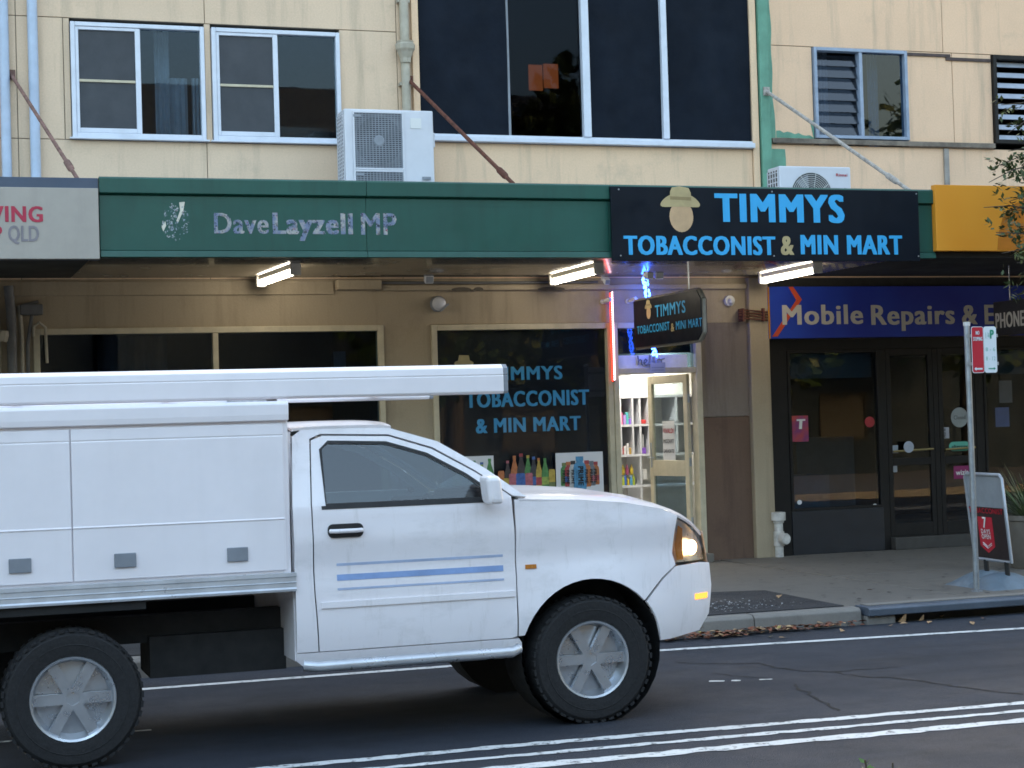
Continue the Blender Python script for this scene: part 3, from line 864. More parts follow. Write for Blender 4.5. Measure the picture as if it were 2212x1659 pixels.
# ------------------------------------------------------------------ signs on the awning edge
s = thing('fascia_sign', 'white corner sign with cut off crimson and grey lettering on the awning edge', 'sign', (0.5, -2.96, 3.42))
q = (0.842,1.687,3.401,4.031)
MB().box(-2.2, q[1], -2.99, -2.935, q[2], q[3]).build('board', pm('warm_white_panel', (0.36, 0.33, 0.29), 0.5, 0, 0.06, streak=.15), s, bevel=0.005)
q = (0.757,1.203,3.727,3.861)
text_xz('VING', q[0], q[1], q[2], q[3], -2.99, pm('crimson_vinyl', (0.40, 0.02, 0.055), 0.5), s, bold=0.05)
q = (0.909,1.167,3.556,3.691)
text_xz('QLD', q[0], q[1], q[2], q[3], -2.99, pm('grey_vinyl', (0.22, 0.20, 0.22), 0.5), s, bold=0.03)
q = (0.753,0.854,3.555,3.689)
text_xz('P', q[0], q[1], q[2], q[3], -2.99, pm('crimson_vinyl_two', (0.40, 0.02, 0.055), 0.5), s, bold=0.05)

s = thing('peeled_lettering', 'peeling pale lettering and crest left on the green awning fascia', 'lettering', (3, -2.91, 3.7))
FL = flaky_mat('peeling_vinyl', (0.17, 0.21, 0.31), (0.42, 0.40, 0.37), 0.56, 16)
for body, xl, xr in (('Dave', 463, 580), ('Layzell', 590, 761), ('MP', 780, 856)):
    q = {'Dave': (2.725,3.224,3.646,3.829), 'Layzell': (3.267,4.015,3.646,3.835), 'MP': (4.100,4.440,3.641,3.841)}[body]
    text_xz(body, q[0], q[1], q[2], q[3], -2.905, FL, s, bold=0.06 if body == 'Layzell' else 0.03, lift=0.002)
q = (2.254,2.495,3.576,3.928)
cr = MB()
ccx, ccz = (q[0] + q[1]) / 2, (q[2] + q[3]) / 2
for k in range(110):
    a, r_ = random.uniform(0, 6.28), random.uniform(0.02, 1) ** 0.6
    px, pz = ccx + (q[1] - q[0]) / 2 * r_ * math.cos(a), ccz + (q[3] - q[2]) / 2 * r_ * math.sin(a)
    w_ = random.uniform(0.004, 0.016)
    cr.add([(px + w_ * random.uniform(.6, 1.2) * math.cos(t), -2.9072 - k * 1e-5, pz + w_ * random.uniform(.6, 1.6) * math.sin(t)) for t in [i * 1.05 for i in range(6)]], [tuple(range(6))])
tag(cr.build('crest_flakes', flaky_mat('crest_flakes', (0.26, 0.33, 0.38), (0.42, 0.44, 0.44), 0.5, 40), s), kind='stuff')
q = (2.597,2.740,3.746,3.889)
fl = MB()
fl.flat([(2.411,-2.908,3.924), (2.462,-2.908,3.929), (2.447,-2.908,3.849), (2.398,-2.908,3.743), (2.382,-2.908,3.756), (2.418,-2.908,3.849)][::1])
fl.flat([(2.248,-2.908,3.700), (2.282,-2.908,3.751), (2.290,-2.908,3.713), (2.263,-2.908,3.658)])
fl.build('curled_flake', pm('cream_flake', (0.6, 0.57, 0.48), 0.6), s)

s = thing('fascia_sign', 'large black sign with sky blue capitals and a straw hat emblem on the green awning', 'sign', (8.3, -2.96, 3.4))
q = (6.596,10.044,3.389,4.120)
MB().box(q[0], q[1], -2.985, -2.95, q[2], q[3]).build('board', M_NAVY, s, bevel=0.004)
for body, q, mt, bo in (('TIMMYS', (7.716,9.161,3.786,4.059), M_CYAN, .07), ('TOBACCONIST', (6.720,8.365,3.452,3.632), M_CYAN, .06),
                        ('&', (8.433,8.574,3.454,3.641), M_GOLD, .05), ('MIN MART', (8.659,9.829,3.460,3.650), M_CYAN, .06)):
    text_xz(body, q[0], q[1], q[2], q[3], -2.985, mt, s, bold=bo, lift=0.004)
def hat_emblem(par, o, right, up, w):
    """a plain straw hat over a blank tan oval, printed on the board"""
    o, right, up = Vector(o), Vector(right), Vector(up)
    nrm = right.cross(up)
    P = lambda a, b_, d: o + a * w * right + b_ * w * up + d * nrm
    h = MB()
    h.add([P(0.30 * math.cos(t) + 0.02, -0.33 + 0.36 * math.sin(t), 0.003) for t in [i * math.pi / 12 for i in range(24)]], [tuple(range(24))])
    h.build('oval_print', M_TAN, par)
    h = MB()
    h.add([P(0.5 * math.cos(t), 0.16 * math.sin(t) - 0.06 * math.cos(2 * t), 0.0045) for t in [i * math.pi / 14 for i in range(28)]], [tuple(range(28))])
    h.add([P(a, b_, 0.0055) for a, b_ in ((-0.26, 0.02), (0.28, 0.0), (0.27, 0.22), (0.22, 0.33), (0.0, 0.37), (-0.2, 0.34), (-0.25, 0.24))], [tuple(range(7))])
    h.build('hat_print', M_GOLD, par)
    h = MB()
    h.add([P(a, b_, 0.0065) for a, b_ in ((-0.255, 0.06), (0.28, 0.04), (0.275, 0.12), (-0.252, 0.135))], [(0, 1, 2, 3)])
    h.build('hat_band_print', pm('hat_band', (0.3, 0.22, 0.1), 0.5), par)
hat_emblem(s, (7.334,-2.985,3.971), (1, 0, 0), (0, 0, 1), 0.43)
scr = MB()
for sx in (6.68, 8.35, 10.02):
    for sz in (3.44, 4.09):
        scr.cyl((sx, -2.984, sz), (sx, -2.992, sz), 0.008, n=8)
scr.build('screw_heads', M_GALV, s)

s = thing('fascia_sign', 'blank yellow and orange sign board on the awning edge behind tree leaves', 'sign', (13, -2.95, 3.45))
q = (10.248,11.864,3.496,4.190)
YEL = NT('yellow_print')
c_ = YEL.mix(YEL.ramp(YEL.noise(0.5, 3, 0.5), 0.35, 0.6), (0.80, 0.34, 0.035), (0.72, 0.27, 0.02))
YELM = YEL.done(YEL.bsdf(c_, 0.4, 0, 0.4))
MB().box(q[0], 18.0, -2.985, -2.905, q[2], q[3]).build('board', YELM, s, bevel=0.006)
MB().xz([(10.98, q[2] + .01), (11.00, q[2] + .18), (11.06, q[2] + .36), (11.2, q[2] + .5), (11.6, q[2] + .62), (17.9, q[3] - .02), (17.9, q[2] + .01)], -2.9865, -2.986).build('orange_print', pm('orange_print', (0.52, 0.17, 0.008), 0.4), s)

s = thing('shop_sign', 'long blue shop sign with dull white lettering and an orange chevron', 'sign', (13, -0.1, 2.74))
q = (9.742,13.907,2.740,3.358)
BLU = NT('blue_print')
c_ = BLU.mix(BLU.ramp(BLU.noise(0.8, 3, 0.5), 0.35, 0.65), (0.010, 0.022, 0.26), (0.014, 0.05, 0.38))
MB().box(q[0], 17.5, -0.1, -0.01, q[2], q[3]).build('board', BLU.done(BLU.bsdf(c_, 0.5, 0, 0.4)), s, bevel=0.005)
for body, q2, bo in (('Mobile', (9.931,11.011,2.907,3.135), .05), ('Repairs', (11.132,12.292,2.893,3.126), .05), ('&', (12.404,12.616,2.885,3.120), .05), ('E', (12.730,12.863,2.882,3.118), .05)):
    text_xz(body, q2[0], q2[1], q2[2], q2[3], -0.1, M_TEXTG, s, bold=bo)
ch = MB()
ch.flat([(10.022,-0.102,3.353), (10.084,-0.102,3.359), (10.196,-0.102,3.203), (9.859,-0.102,2.764), (9.786,-0.102,2.765), (10.121,-0.102,3.198)])
ch.build('chevron_print', pm('orange_vinyl', (0.55, 0.07, 0.02), 0.5), s)
MB().box(q[0], q[0] + 0.025, -0.102, -0.1005, q[2], q[3]).build('edge_print', pm('amber_edge', (0.4, 0.17, 0.01), 0.5), s)

# hanging signs square to the shopfront
HX = 7.795
s = thing('hanging_sign', 'black double sided sign with blue capitals hung under the awning before the doorway', 'sign', (HX, -1.5, 2.62))
ZT, ZB, YF, YN = 3.155, 2.635, -0.62, -2.40
cc = 0.10
MB().yz([(YF, ZB), (YN + cc, ZB), (YN, ZB + cc * .8), (YN, ZT - cc), (YN + cc, ZT), (YF, ZT)], HX, HX + 0.07).build('panel', M_NAVY, s, bevel=0.004)
fr = MB()
op = [(YF, ZB), (YN + cc, ZB), (YN, ZB + cc * .8), (YN, ZT - cc), (YN + cc, ZT), (YF, ZT)]
for a, b_ in zip(op, op[1:] + op[:1]):
    fr.tube([(HX + 0.035, a[0], a[1]), (HX + 0.035, b_[0], b_[1])], 0.026, 6)
fro = fr.build('frame', pm('old_cream_edge', (0.2, 0.18, 0.15), 0.5, 0, 0.3), s)
for y in (-0.95, -2.05):
    MB().cyl((HX + 0.035, y, ZT), (HX + 0.035, y, 3.49), 0.007, n=6).build('hanger_rod', M_GALV, s)
def text_yz(body, p, w, h, mat, par, **kw):
    return text(body, p, (0, -1, 0), (0, 0, 1), w, h, mat, par, **kw)
for body, a, b_, mt in (('TIMMYS', (7.795,-1.232,2.941), (7.795,-2.028,3.006), M_CYAN), ('TOBACCONIST', (7.795,-0.714,2.783), (7.795,-1.609,2.837), M_CYAN),
                        ('&', (7.795,-1.640,2.761), (7.795,-1.730,2.840), M_GOLD), ('MINI MART', (7.795,-1.773,2.773), (7.795,-2.426,2.821), M_CYAN)):
    text_yz(body, (HX, a[1], a[2]), a[1] - b_[1], 0.125 if body == 'TIMMYS' else 0.085, mt, s, bold=0.05)
e_ = (7.795,-1.049,3.040)
hat_emblem(s, (HX, e_[1], e_[2] + 0.03), (0, -1, 0), (0, 0, 1), 0.2)
s = thing('hanging_sign', 'dark hanging sign with worn white letters in front of the blue sign', 'sign', (12.1, -1.2, 2.6))
p0 = (12.100,-1.215,2.875)
MB().box(12.1, 12.16, p0[1] - 2.0, p0[1], p0[2] - 0.20, p0[2] + 0.20).build('panel', M_BLACK, s, bevel=0.01)
a, b_ = (12.100,-1.264,2.769), (12.100,-1.825,2.878)
text_yz('PHONE', (12.1, a[1], a[2]), a[1] - b_[1], 0.17, M_TEXTG, s, bold=0.05)
MB().cyl((12.13, p0[1] - .3, p0[2] + 0.2), (12.13, p0[1] - .3, 3.48), 0.008, n=6).build('hanger_rod', M_GALV, s)

# ------------------------------------------------------------------ fluorescent battens under the awning
def batten(x0, ya, x1, yb, label):
    a, b_ = Vector((x0, ya, 3.43)), Vector((x1, yb, 3.43))
    t = thing('fluorescent_light', label, 'light', ((a + b_) / 2).to_tuple(), 'fluorescent battens lit under the awning')
    d = (b_ - a).normalized()
    L = (b_ - a).length
    n_ = Vector((-d.y, d.x, 0))
    c = (a + b_) / 2
    MB().obox(c + Vector((0, 0, 0.035)), d * (L / 2), n_ * 0.028, Vector((0, 0, 0.025))).build('housing', M_TAR, t, bevel=0.006)
    MB().tube([a + d * 0.03 + Vector((0, 0, -0.02)), b_ - d * 0.03 + Vector((0, 0, -0.02))], 0.034, 12).build('diffuser', M_TUBE, t, smooth=60)
    for e in (a, b_):
        MB().obox(e + Vector((0, 0, 0.0)), d * 0.022, n_ * 0.052, Vector((0, 0, 0.06))).build('end_cap', M_TAR, t, bevel=0.008)
batten(3.66, -0.22, 3.73, -1.66, 'short looking lit fluorescent batten under the awning above the empty shop window')
batten(6.97, -0.30, 6.95, -1.72, 'lit fluorescent batten under the awning left of the red light strip')
batten(9.57, -0.34, 9.50, -1.78, 'lit fluorescent batten under the black sign, nearest the blue shop sign')

# ------------------------------------------------------------------ light strips at the doorway
s = thing('light_strip', 'vertical strip of red and pink white lights on the door post', 'light strip', (7.70, -0.06, 2.28))
MB().box(7.745, 7.775, -0.055, -0.042, 2.27, 3.32).build('backing', M_BLACK, s)
rd, wd = MB(), MB()
for i in range(36):
    z = 2.29 + i * 0.0285
    rd.obox((7.748, -0.060, z), (0.010, 0, 0.004), (0, 0.004, 0), (-0.002, 0, 0.010))
    wd.obox((7.771, -0.060, z + 0.012), (0.009, 0, 0.005), (0, 0.004, 0), (-0.002, 0, 0.009))
tag(rd.build('red_lights', M_REDL, s), kind='stuff')
tag(wd.build('white_lights', M_WHTL, s), kind='stuff')
s = thing('rope_light', 'coiled blue rope light hanging behind the small black sign', 'rope light', (8.2, -0.3, 2.55))
def coil(pa, pb, turns, r_=0.028):
    pa, pb = Vector(pa), Vector(pb)
    n = turns * 8
    return [pa.lerp(pb, i / n) + Vector((r_ * math.cos(i * 0.785), r_ * math.sin(i * 0.785), 0.018 * math.sin(i * 1.3))) for i in range(n + 1)]
ca, cb, cc_ = (8.079,-0.300,3.462), (8.126,-0.300,3.159), (8.180,-0.300,2.547)
MB().tube(coil(ca, cb, 6), 0.0105, 6).build('upper_coil', M_BLUL, s)
MB().tube(coil(cb, cc_, 10, 0.022), 0.0105, 6).build('lower_coil', M_BLUL, s)
MB().tube([(8.079,-0.300,3.632), ca], 0.006, 6).build('lead', M_BLUL, s)

def cam_dome(label, p, r_):
    t = thing('security_camera', label, 'camera', p)
    MB().lathe([(r_, 0), (r_, 0.03), (r_ * .93, .045)], p, (0, -1, 0), 20).build('base', M_OFFW, t, smooth=40)
    MB().lathe([(r_ * .62, .046), (r_ * .58, .046 + r_ * .35), (r_ * .38, .046 + r_ * .6), (r_ * .1, .046 + r_ * .68)], p, (0.12, -1, -0.15), 16).build('dome', M_GLASSD if r_ < .05 else M_OFFW, t, smooth=60)
    MB().lathe([(r_ * .4, .04), (r_ * .36, .04 + r_ * .3)], p, (0.12, -1, -0.15), 14).build('lens', M_BLACK, t)
    return t
cam_dome('small white dome camera with dark lens on the wall above the stone panels', (9.280,0.000,3.200), 0.065)
s = thing('wall_light', 'round white bulkhead light on the wall above the two shop windows', 'wall light', (5.687,0.000,3.187))
p = Vector((5.687,0.000,3.187))
MB().lathe([(0.088, 0.0), (0.09, 0.04), (0.082, 0.055)], p, (0, -1, 0), 24).build('base', M_GRILL, s, smooth=40)
MB().lathe([(0.078, 0.056), (0.072, 0.085), (0.05, 0.11), (0.015, 0.122)], p, (0, -1, 0), 24).build('dome', M_WHITE, s, smooth=60)
MB().obox(p + Vector((0.05, -0.10, -0.045)), (0.05, 0, 0.04), (0, 0.012, 0), (0.006, 0, -0.008)).build('guard_bar', M_GRILL, s)
def flood(label, p, n, sc):
    t = thing('flood_light', label, 'light', p, )
    p = Vector(p)
    MB().box(p.x - .03 * sc, p.x + .03 * sc, p.y, p.y + 0.05, p.z - .02, p.z + .02).build('mount', M_OFFW, t)
    for i in range(n):
        dx = (i - (n - 1) / 2) * 0.13 * sc
        c = p + Vector((dx, -0.07, -0.05 * sc))
        MB().obox(c, (0.052 * sc, 0.01 * (i - .5), 0), (0, 0.028, 0.02), (0, -0.014, 0.045 * sc)).build('head', M_WHITE, t, bevel=0.006)
        MB().obox(c + Vector((0, -0.034, -0.018)), (0.043 * sc, 0, 0), (0, 0.003, 0.001), (0, -0.010, 0.036 * sc)).build('lens', M_GRILL, t)
    return t
flood('cluster of white twin flood lights under the awning above the small black sign', (8.098,-0.450,3.528), 2, 1.0)
flood('small single white flood light on the cable duct above the round wall light', (5.550,-0.080,3.507), 1, 0.9)
flood('tiny white sensor light under the awning beside the red light strip', (7.670,-0.080,3.461), 1, 0.6)
for lab, px in (('tiny white bullet camera left of the red light strip', (7.671,0.000,3.200)), ('tiny white bullet camera between the red strip and small black sign', (7.989,0.000,3.203))):
    t = thing('bullet_camera', lab, 'camera', px)
    p = Vector(px)
    MB().lathe([(0.028, 0), (0.028, 0.02)], p, (0, -1, 0), 12).build('base', M_OFFW, t)
    MB().tube([p + Vector((0, -0.02, 0)), p + Vector((0.01, -0.05, 0)), p + Vector((0.05, -0.13, 0.02))], [0.012, 0.026, 0.026], 12).build('barrel', M_OFFW, t, smooth=50)
# old bracket of dark bars beside the blue sign
s = thing('wall_bracket', 'rusted bracket of dark bars on the wall left of the blue shop sign', 'bracket', (9.6, -.1, 3.05))
q = (9.352,9.729,2.960,3.092)
for k in range(4):
    z_ = q[2] + (q[3] - q[2]) * (k + .5) / 4
    MB().tube([(q[0], -.115 if k % 2 else -.105, z_ + .012), (q[0] + .17, -.12, z_), (q[1], -.11, z_ - .018)], .009, 6).build('bar', M_RUST, s)
for x_ in (q[0] + .05, q[1] - .06):
    MB().box(x_ - .012, x_ + .012, -.14, -.02, q[2] - .01, q[3] + .01).build('strap', M_RUST, s)
# pipes and a meter box at the left end of the wall
s = thing('pipe_cluster', 'dark bundle of old pipes with a small box, left of the empty shop window', 'pipes', (1.05, -0.1, 0.15))
for k, (px, r_, y_, top) in enumerate(((0.93, .045, -.08, 3.35), (1.08, .05, -.10, 3.40), (1.185, .022, -.06, 3.2), (1.24, .02, -.06, 3.1))):
    MB().tube([(px, y_, 0.16), (px, y_, top - 0.3), (px + (0.05 if k == 3 else -.02), y_, top)], r_, 10).build('pipe', (M_PIPEC, M_PIPEG, M_PIPEC, M_PIPEG)[k], s, smooth=40)
MB().tube([(1.20, -0.06, 3.2), (1.36, -0.05, 3.24)], 0.018, 8).build('pipe', M_PIPEG, s)
MB().box(1.17, 1.40, -0.12, -0.005, 3.10, 3.21).build('meter_box', M_PIPEG, s, bevel=0.012)
MB().tube([(1.30, -0.07, 2.88), (1.305, -0.08, 2.98), (1.36, -0.08, 3.02), (1.42, -0.08, 2.97), (1.43, -0.07, 2.6)], 0.016, 8).build('pipe', M_PIPEC, s, smooth=40)
MB().lathe([(0.07, 0), (0.075, .06), (0.06, .11)], (0.97, -0.12, 2.84), (0.2, -.2, 1), 10).build('pipe_joint', M_PIPEC, s)

# ------------------------------------------------------------------ air conditioners on the awning roof
def louvred_side(x, y0, y1, z0, z1, n):
    m = MB()
    for i in range(n):
        z = z0 + (z1 - z0) * (i + .5) / n
        m.box(x - 0.004, x + 0.004, y0, y1, z - 0.006, z + 0.006)
    for y in [y0 + (y1 - y0) * k / 4 for k in range(5)]:
        m.box(x - 0.006, x + 0.002, y - 0.006, y + 0.006, z0, z1)
    return m
def fan(parent, c, r_, y, name='fan_grille', wire=0.006, rings=11):
    m = MB()
    for k in range(1, rings + 1):
        rr = r_ * k / rings
        pts = [(c[0] + rr * math.cos(t), y, c[1] + rr * math.sin(t)) for t in [i * 2 * math.pi / 28 for i in range(29)]]
        m.tube(pts, wire / 2, 4, False)
    for k in range(8):
        t = k * math.pi / 4 + 0.2
        m.tube([(c[0] + .04 * math.cos(t), y, c[1] + .04 * math.sin(t)), (c[0] + r_ * math.cos(t + .35), y, c[1] + r_ * math.sin(t + .35))], wire / 2, 4)
    m.build(name, M_GRILL if wire < .007 else M_OFFW, parent)
ac = thing('air_conditioner', 'tall white twin fan air conditioner standing on the green awning', 'air conditioner', (4.95, -0.75, 4.06))
X0, X1, YA, YB, ZA, ZB2 = 4.462, 5.436, -0.90, -0.56, 4.08, 5.195
MB().box(X0, X1, YA + 0.02, YB, ZA, ZB2).build('casing', M_WHITE, ac, bevel=0.012)
gx0, gx1 = X0 + 0.105, X0 + 0.63
MB().box(gx0, gx1, YA + 0.008, YA + 0.019, 4.57, 5.15).build('grille_backing', pm('ac_shadow', (0.12, 0.13, 0.15), .7), ac)
MB().box(gx0, gx1, YA + 0.008, YA + 0.019, 4.10, 4.54).build('grille_backing', pm('ac_shadow_two', (0.12, 0.13, 0.15), .7), ac)
gm = MB()
for z0_, z1_ in ((4.57, 5.15), (4.10, 4.54)):
    for i in range(15):
        x_ = gx0 + (gx1 - gx0) * (i + .5) / 15
        gm.box(x_ - .004, x_ + .004, YA, YA + .007, z0_, z1_)
    for i in range(int((z1_ - z0_) / .022)):
        z_ = z0_ + .011 + i * .022
        gm.box(gx0, gx1, YA + .001, YA + .006, z_ - .004, z_ + .004)
gm.build('wire_guard', M_GRILL, ac)
for cz in (4.86, 4.33):
    MB().lathe([(0.255, 0), (0.255, 0.004)], ((gx0 + gx1) / 2, YA + 0.0075, cz), (0, -1, 0), 32).build('fan_opening', pm('ac_fan_dark', (0.05, 0.055, 0.065), .7), ac)
    MB().lathe([(0.06, 0.004), (0.05, 0.012)], ((gx0 + gx1) / 2, YA + 0.0075, cz), (0, -1, 0), 16).build('fan_hub', M_GRILL, ac)
gfm = MB().frame(gx0 - .02, gx1 + .012, 4.55, 5.17, YA - .004, YA + .02, .02).frame(gx0 - .02, gx1 + .012, 4.085, 4.548, YA - .004, YA + .02, .02)
gfm.build('front_frame', M_WHITE, ac, bevel=.004)
MB().box(X0 + .72, X0 + .84, YA + .014, YA + .02, 5.00, 5.11).build('badge', M_TEXTW, ac)
for hx, hz in ((X0 + .13, 5.12), (X0 + .14, 4.50), (X1 - .10, 4.47)):
    MB().box(hx - .04, hx + .05, YA - .006, YA + .018, hz - .014, hz + .014).build('hand_slot', M_GRILL, ac)
louvred_side(X0 - .006, YA + .05, YB - .02, 4.12, 5.15, 26).build('side_louvres', M_WHITE, ac)
MB().box(X0 - .003, X0 - .001, YA + .05, YB - .02, 4.12, 5.15).build('coil', pm('coil_dark', (.08, .09, .1), .6), ac)
MB().box(X1, X1 + .045, -.78, -.66, 4.82, 4.98).build('valve_cover', M_WHITE, ac, bevel=.01)
for fx in (X0 + .15, X1 - .15):
    MB().box(fx - .04, fx + .04, YA + .02, YB, 4.05, 4.079).build('foot', M_GALV, ac)

ac = thing('air_conditioner', 'small white split air conditioner half hidden behind the black awning sign', 'air conditioner', (10.0, -0.75, 4.06))
X0, X1, YA, YB, ZA, ZB2 = 9.546, 10.468, -0.90, -0.58, 4.10, 4.682
MB().box(X0, X1, YA + 0.02, YB, ZA, ZB2).build('casing', M_WHITE, ac, bevel=0.014)
fc = (X0 + 0.40, 4.345)
MB().lathe([(0.262, 0), (0.262, 0.005)], (fc[0], YA + .02, fc[1]), (0, -1, 0), 36).build('fan_opening', pm('fan_dark', (.045, .05, .055), .6), ac)
for k in range(3):
    t = k * 2.094
    MB().flat([(fc[0] + .05 * math.cos(t), YA + .013, fc[1] + .05 * math.sin(t)), (fc[0] + .24 * math.cos(t - .35), YA + .013, fc[1] + .24 * math.sin(t - .35)),
               (fc[0] + .25 * math.cos(t + .35), YA + .0135, fc[1] + .25 * math.sin(t + .35)), (fc[0] + .06 * math.cos(t + .7), YA + .0135, fc[1] + .06 * math.sin(t + .7))]).build('fan_blade', M_GRILL, ac)
fan(ac, fc, 0.265, YA + .006, 'fan_grille', 0.007, 12)
q = (10.274,10.420,4.572,4.605)
text_xz('Rinnai', q[0], q[1], q[2], q[3], YA + .02, M_RED, ac, bold=.04)
MB().lathe([(0.04, 0), (0.036, 0.012)], (X1 - .08, YA + .02, 4.40), (0, -1, 0), 14).build('handle_recess', M_GRILL, ac)
louvred_side(X0 - .006, YA + .05, YB - .02, 4.14, 4.64, 9).build('side_louvres', M_WHITE, ac)
MB().box(X0 - .003, X0 - .001, YA + .05, YB - .02, 4.14, 4.64).build('coil', pm('coil_dark_two', (.08, .07, .065), .6), ac)
for fx in (X0 + .15, X1 - .15):
    MB().box(fx - .04, fx + .04, YA + .02, YB, 4.05, 4.099).build('foot', M_GALV, ac)

# ------------------------------------------------------------------ posters, notices and stickers
def bottle2d(m, cx, zb, w, h, y, kind=0):
    if kind == 0:      # narrow-necked soft drink bottle
        pr = [(.5, 0), (.5, .52), (.46, .6), (.3, .74), (.17, .86), (.17, .92)]
    elif kind == 1:    # can
        pr = [(.46, 0), (.5, .04), (.5, .93), (.42, 1.0)]
    else:              # squat sports bottle
        pr = [(.44, 0), (.5, .05), (.5, .66), (.44, .76), (.26, .83), (.26, .86)]
    pts = [(cx + a * w, y, zb + b_ * h) for a, b_ in pr] + [(cx - a * w, y, zb + b_ * h) for a, b_ in pr[::-1]]
    m.add(pts, [tuple(range(len(pts)))])
    if kind != 1:
        a = .2 if kind == 0 else .3
        z0_, z1_ = (.92, 1.0) if kind == 0 else (.86, 1.0)
        return (cx - a * w, cx + a * w, zb + z0_ * h, zb + z1_ * h)
def poster(label, q, back, items, y=-0.004, txt=True):
    s = thing('window_poster', label, 'poster', (q[0], y, q[2]))
    if back:
        MB().box(q[0], q[1], y - .004, y, q[2], q[3]).build('sheet', back, s)
    w, h = q[1] - q[0], q[3] - q[2]
    mats = [pm('print_' + n, tuple(.72 * v + .03 for v in c), .5, 0, .35, 26) for n, c in PRINT.items()]
    names = list(PRINT)
    m = MB()
    k = 0
    for (cx, bw, bz, bh, colr, cap, lab, kind) in items:
        yy = y - .0055 - k * .0004
        m.slot(names.index(colr))
        cp = bottle2d(m, q[0] + cx * w, q[2] + bz * h, bw * w, bh * h, yy, kind)
        if cp and cap:
            m.slot(names.index(cap))
            m.add([(cp[0], yy, cp[2]), (cp[1], yy, cp[2]), (cp[1], yy, cp[3]), (cp[0], yy, cp[3])], [(0, 1, 2, 3)])
        if lab:
            m.slot(names.index(lab))
            zz0, zz1 = q[2] + (bz + bh * .18) * h, q[2] + (bz + bh * .42) * h
            m.add([(q[0] + (cx - bw * .49) * w, yy - .0002, zz0), (q[0] + (cx + bw * .49) * w, yy - .0002, zz0), (q[0] + (cx + bw * .49) * w, yy - .0002, zz1), (q[0] + (cx - bw * .49) * w, yy - .0002, zz1)], [(0, 1, 2, 3)])
        k += 1
    m.build('printed_bottles', mats, s)
    return s
PRINT = {'red': (.42, .03, .04), 'orange': (.55, .16, .03), 'cola': (.03, .012, .012), 'green': (.06, .25, .05), 'lime': (.32, .42, .06), 'blue': (.03, .12, .42), 'sky': (.06, .30, .55), 'white': (.6, .6, .6), 'yellow': (.55, .38, .04), 'pink': (.5, .12, .16), 'grey': (.18, .19, .22), 'dark': (.02, .02, .025), 'olive': (.16, .2, .05), 'brown': (.2, .12, .05)}
M_PAPER = pm('poster_paper', (.62, .62, .64), .5, 0, .04)
poster('pale poster of green drink bottles on white, behind the ute roofline', (5.662,6.280,1.060,1.474), M_PAPER,
       [(.12, .2, .06, .66, 'sky', None, None, 1), (.30, .2, .06, .66, 'lime', None, None, 1), (.46, .15, .08, .5, 'sky', 'grey', 'olive', 0), (.62, .17, .06, .82, 'lime', 'green', 'olive', 0), (.77, .16, .05, .78, 'lime', 'blue', 'sky', 0), (.92, .15, .06, .86, 'green', 'green', 'olive', 0)], -0.034)
poster('poster of many mixed soft drink bottles and cans on dark background', (6.330,7.007,1.031,1.476), None,
       [(.17, .12, .05, .80, 'cola', 'pink', 'white', 0), (.29, .14, .05, .92, 'orange', 'orange', 'sky', 0), (.41, .16, .05, .97, 'cola', 'red', 'red', 0), (.53, .13, .05, .92, 'green', 'yellow', 'blue', 0), (.63, .14, .05, .88, 'dark', 'blue', 'blue', 0), (.72, .11, .05, .84, 'yellow', 'orange', 'red', 0), (.83, .13, .06, .82, 'green', 'green', 'lime', 0),
        (.05, .11, .02, .58, 'orange', None, 'pink', 1), (.14, .11, .01, .4, 'yellow', None, 'sky', 1), (.25, .13, .0, .52, 'pink', None, 'blue', 1), (.39, .16, .0, .52, 'blue', None, 'sky', 1), (.54, .13, .0, .52, 'pink', None, 'red', 1), (.95, .11, .03, .56, 'yellow', None, 'olive', 1)], -0.034)
s = poster('poster of blue sports drink bottles on white, nearest the doorway', (7.024,7.602,1.004,1.475), M_PAPER,
       [(.17, .15, .20, .56, 'green', 'olive', 'olive', 2), (.84, .15, .20, .56, 'orange', 'red', 'red', 2), (.26, .16, .18, .60, 'red', 'orange', 'blue', 2), (.75, .16, .18, .60, 'grey', 'grey', 'pink', 2), (.36, .17, .16, .64, 'white', 'dark', 'white', 2), (.65, .17, .16, .64, 'orange', 'red', 'orange', 2), (.50, .27, .08, .82, 'sky', 'sky', 'sky', 2)], -0.034)
q = (7.024,7.602,1.004,1.475)
w_, h_ = q[1] - q[0], q[3] - q[2]
text('PRIME', (q[0] + .46 * w_, -.0455, q[2] + .66 * h_), (0, 0, -1), (1, 0, 0), .46 * h_, .11 * w_, M_BLACK, s, bold=.05)
for cx, mt in ((.35, M_BLACK), (.64, M_BLACK), (.74, M_BLACK), (.25, M_BLACK), (.16, M_BLACK), (.83, M_BLACK)):
    text('PRIME', (q[0] + (cx - .035) * w_, -.0455, q[2] + .58 * h_), (0, 0, -1), (1, 0, 0), .34 * h_, .06 * w_, mt, s, bold=.04)
s = thing('window_poster', 'strip of pink and blue posters just above the ute bonnet line', 'poster', (6.8, -.04, .9))
q = (6.506,7.589,0.731,0.999)
for k, (a, b_, c_) in enumerate(((0, .42, 'pink'), (.425, .66, 'pink'), (.665, .85, 'sky'), (.855, 1, 'olive'))):
    MB().box(q[0] + a * (q[1] - q[0]), q[0] + b_ * (q[1] - q[0]), -.038, -.034, q[2], q[3]).build('sheet', pm('strip_print_%d' % k, PRINT[c_], .5), s)

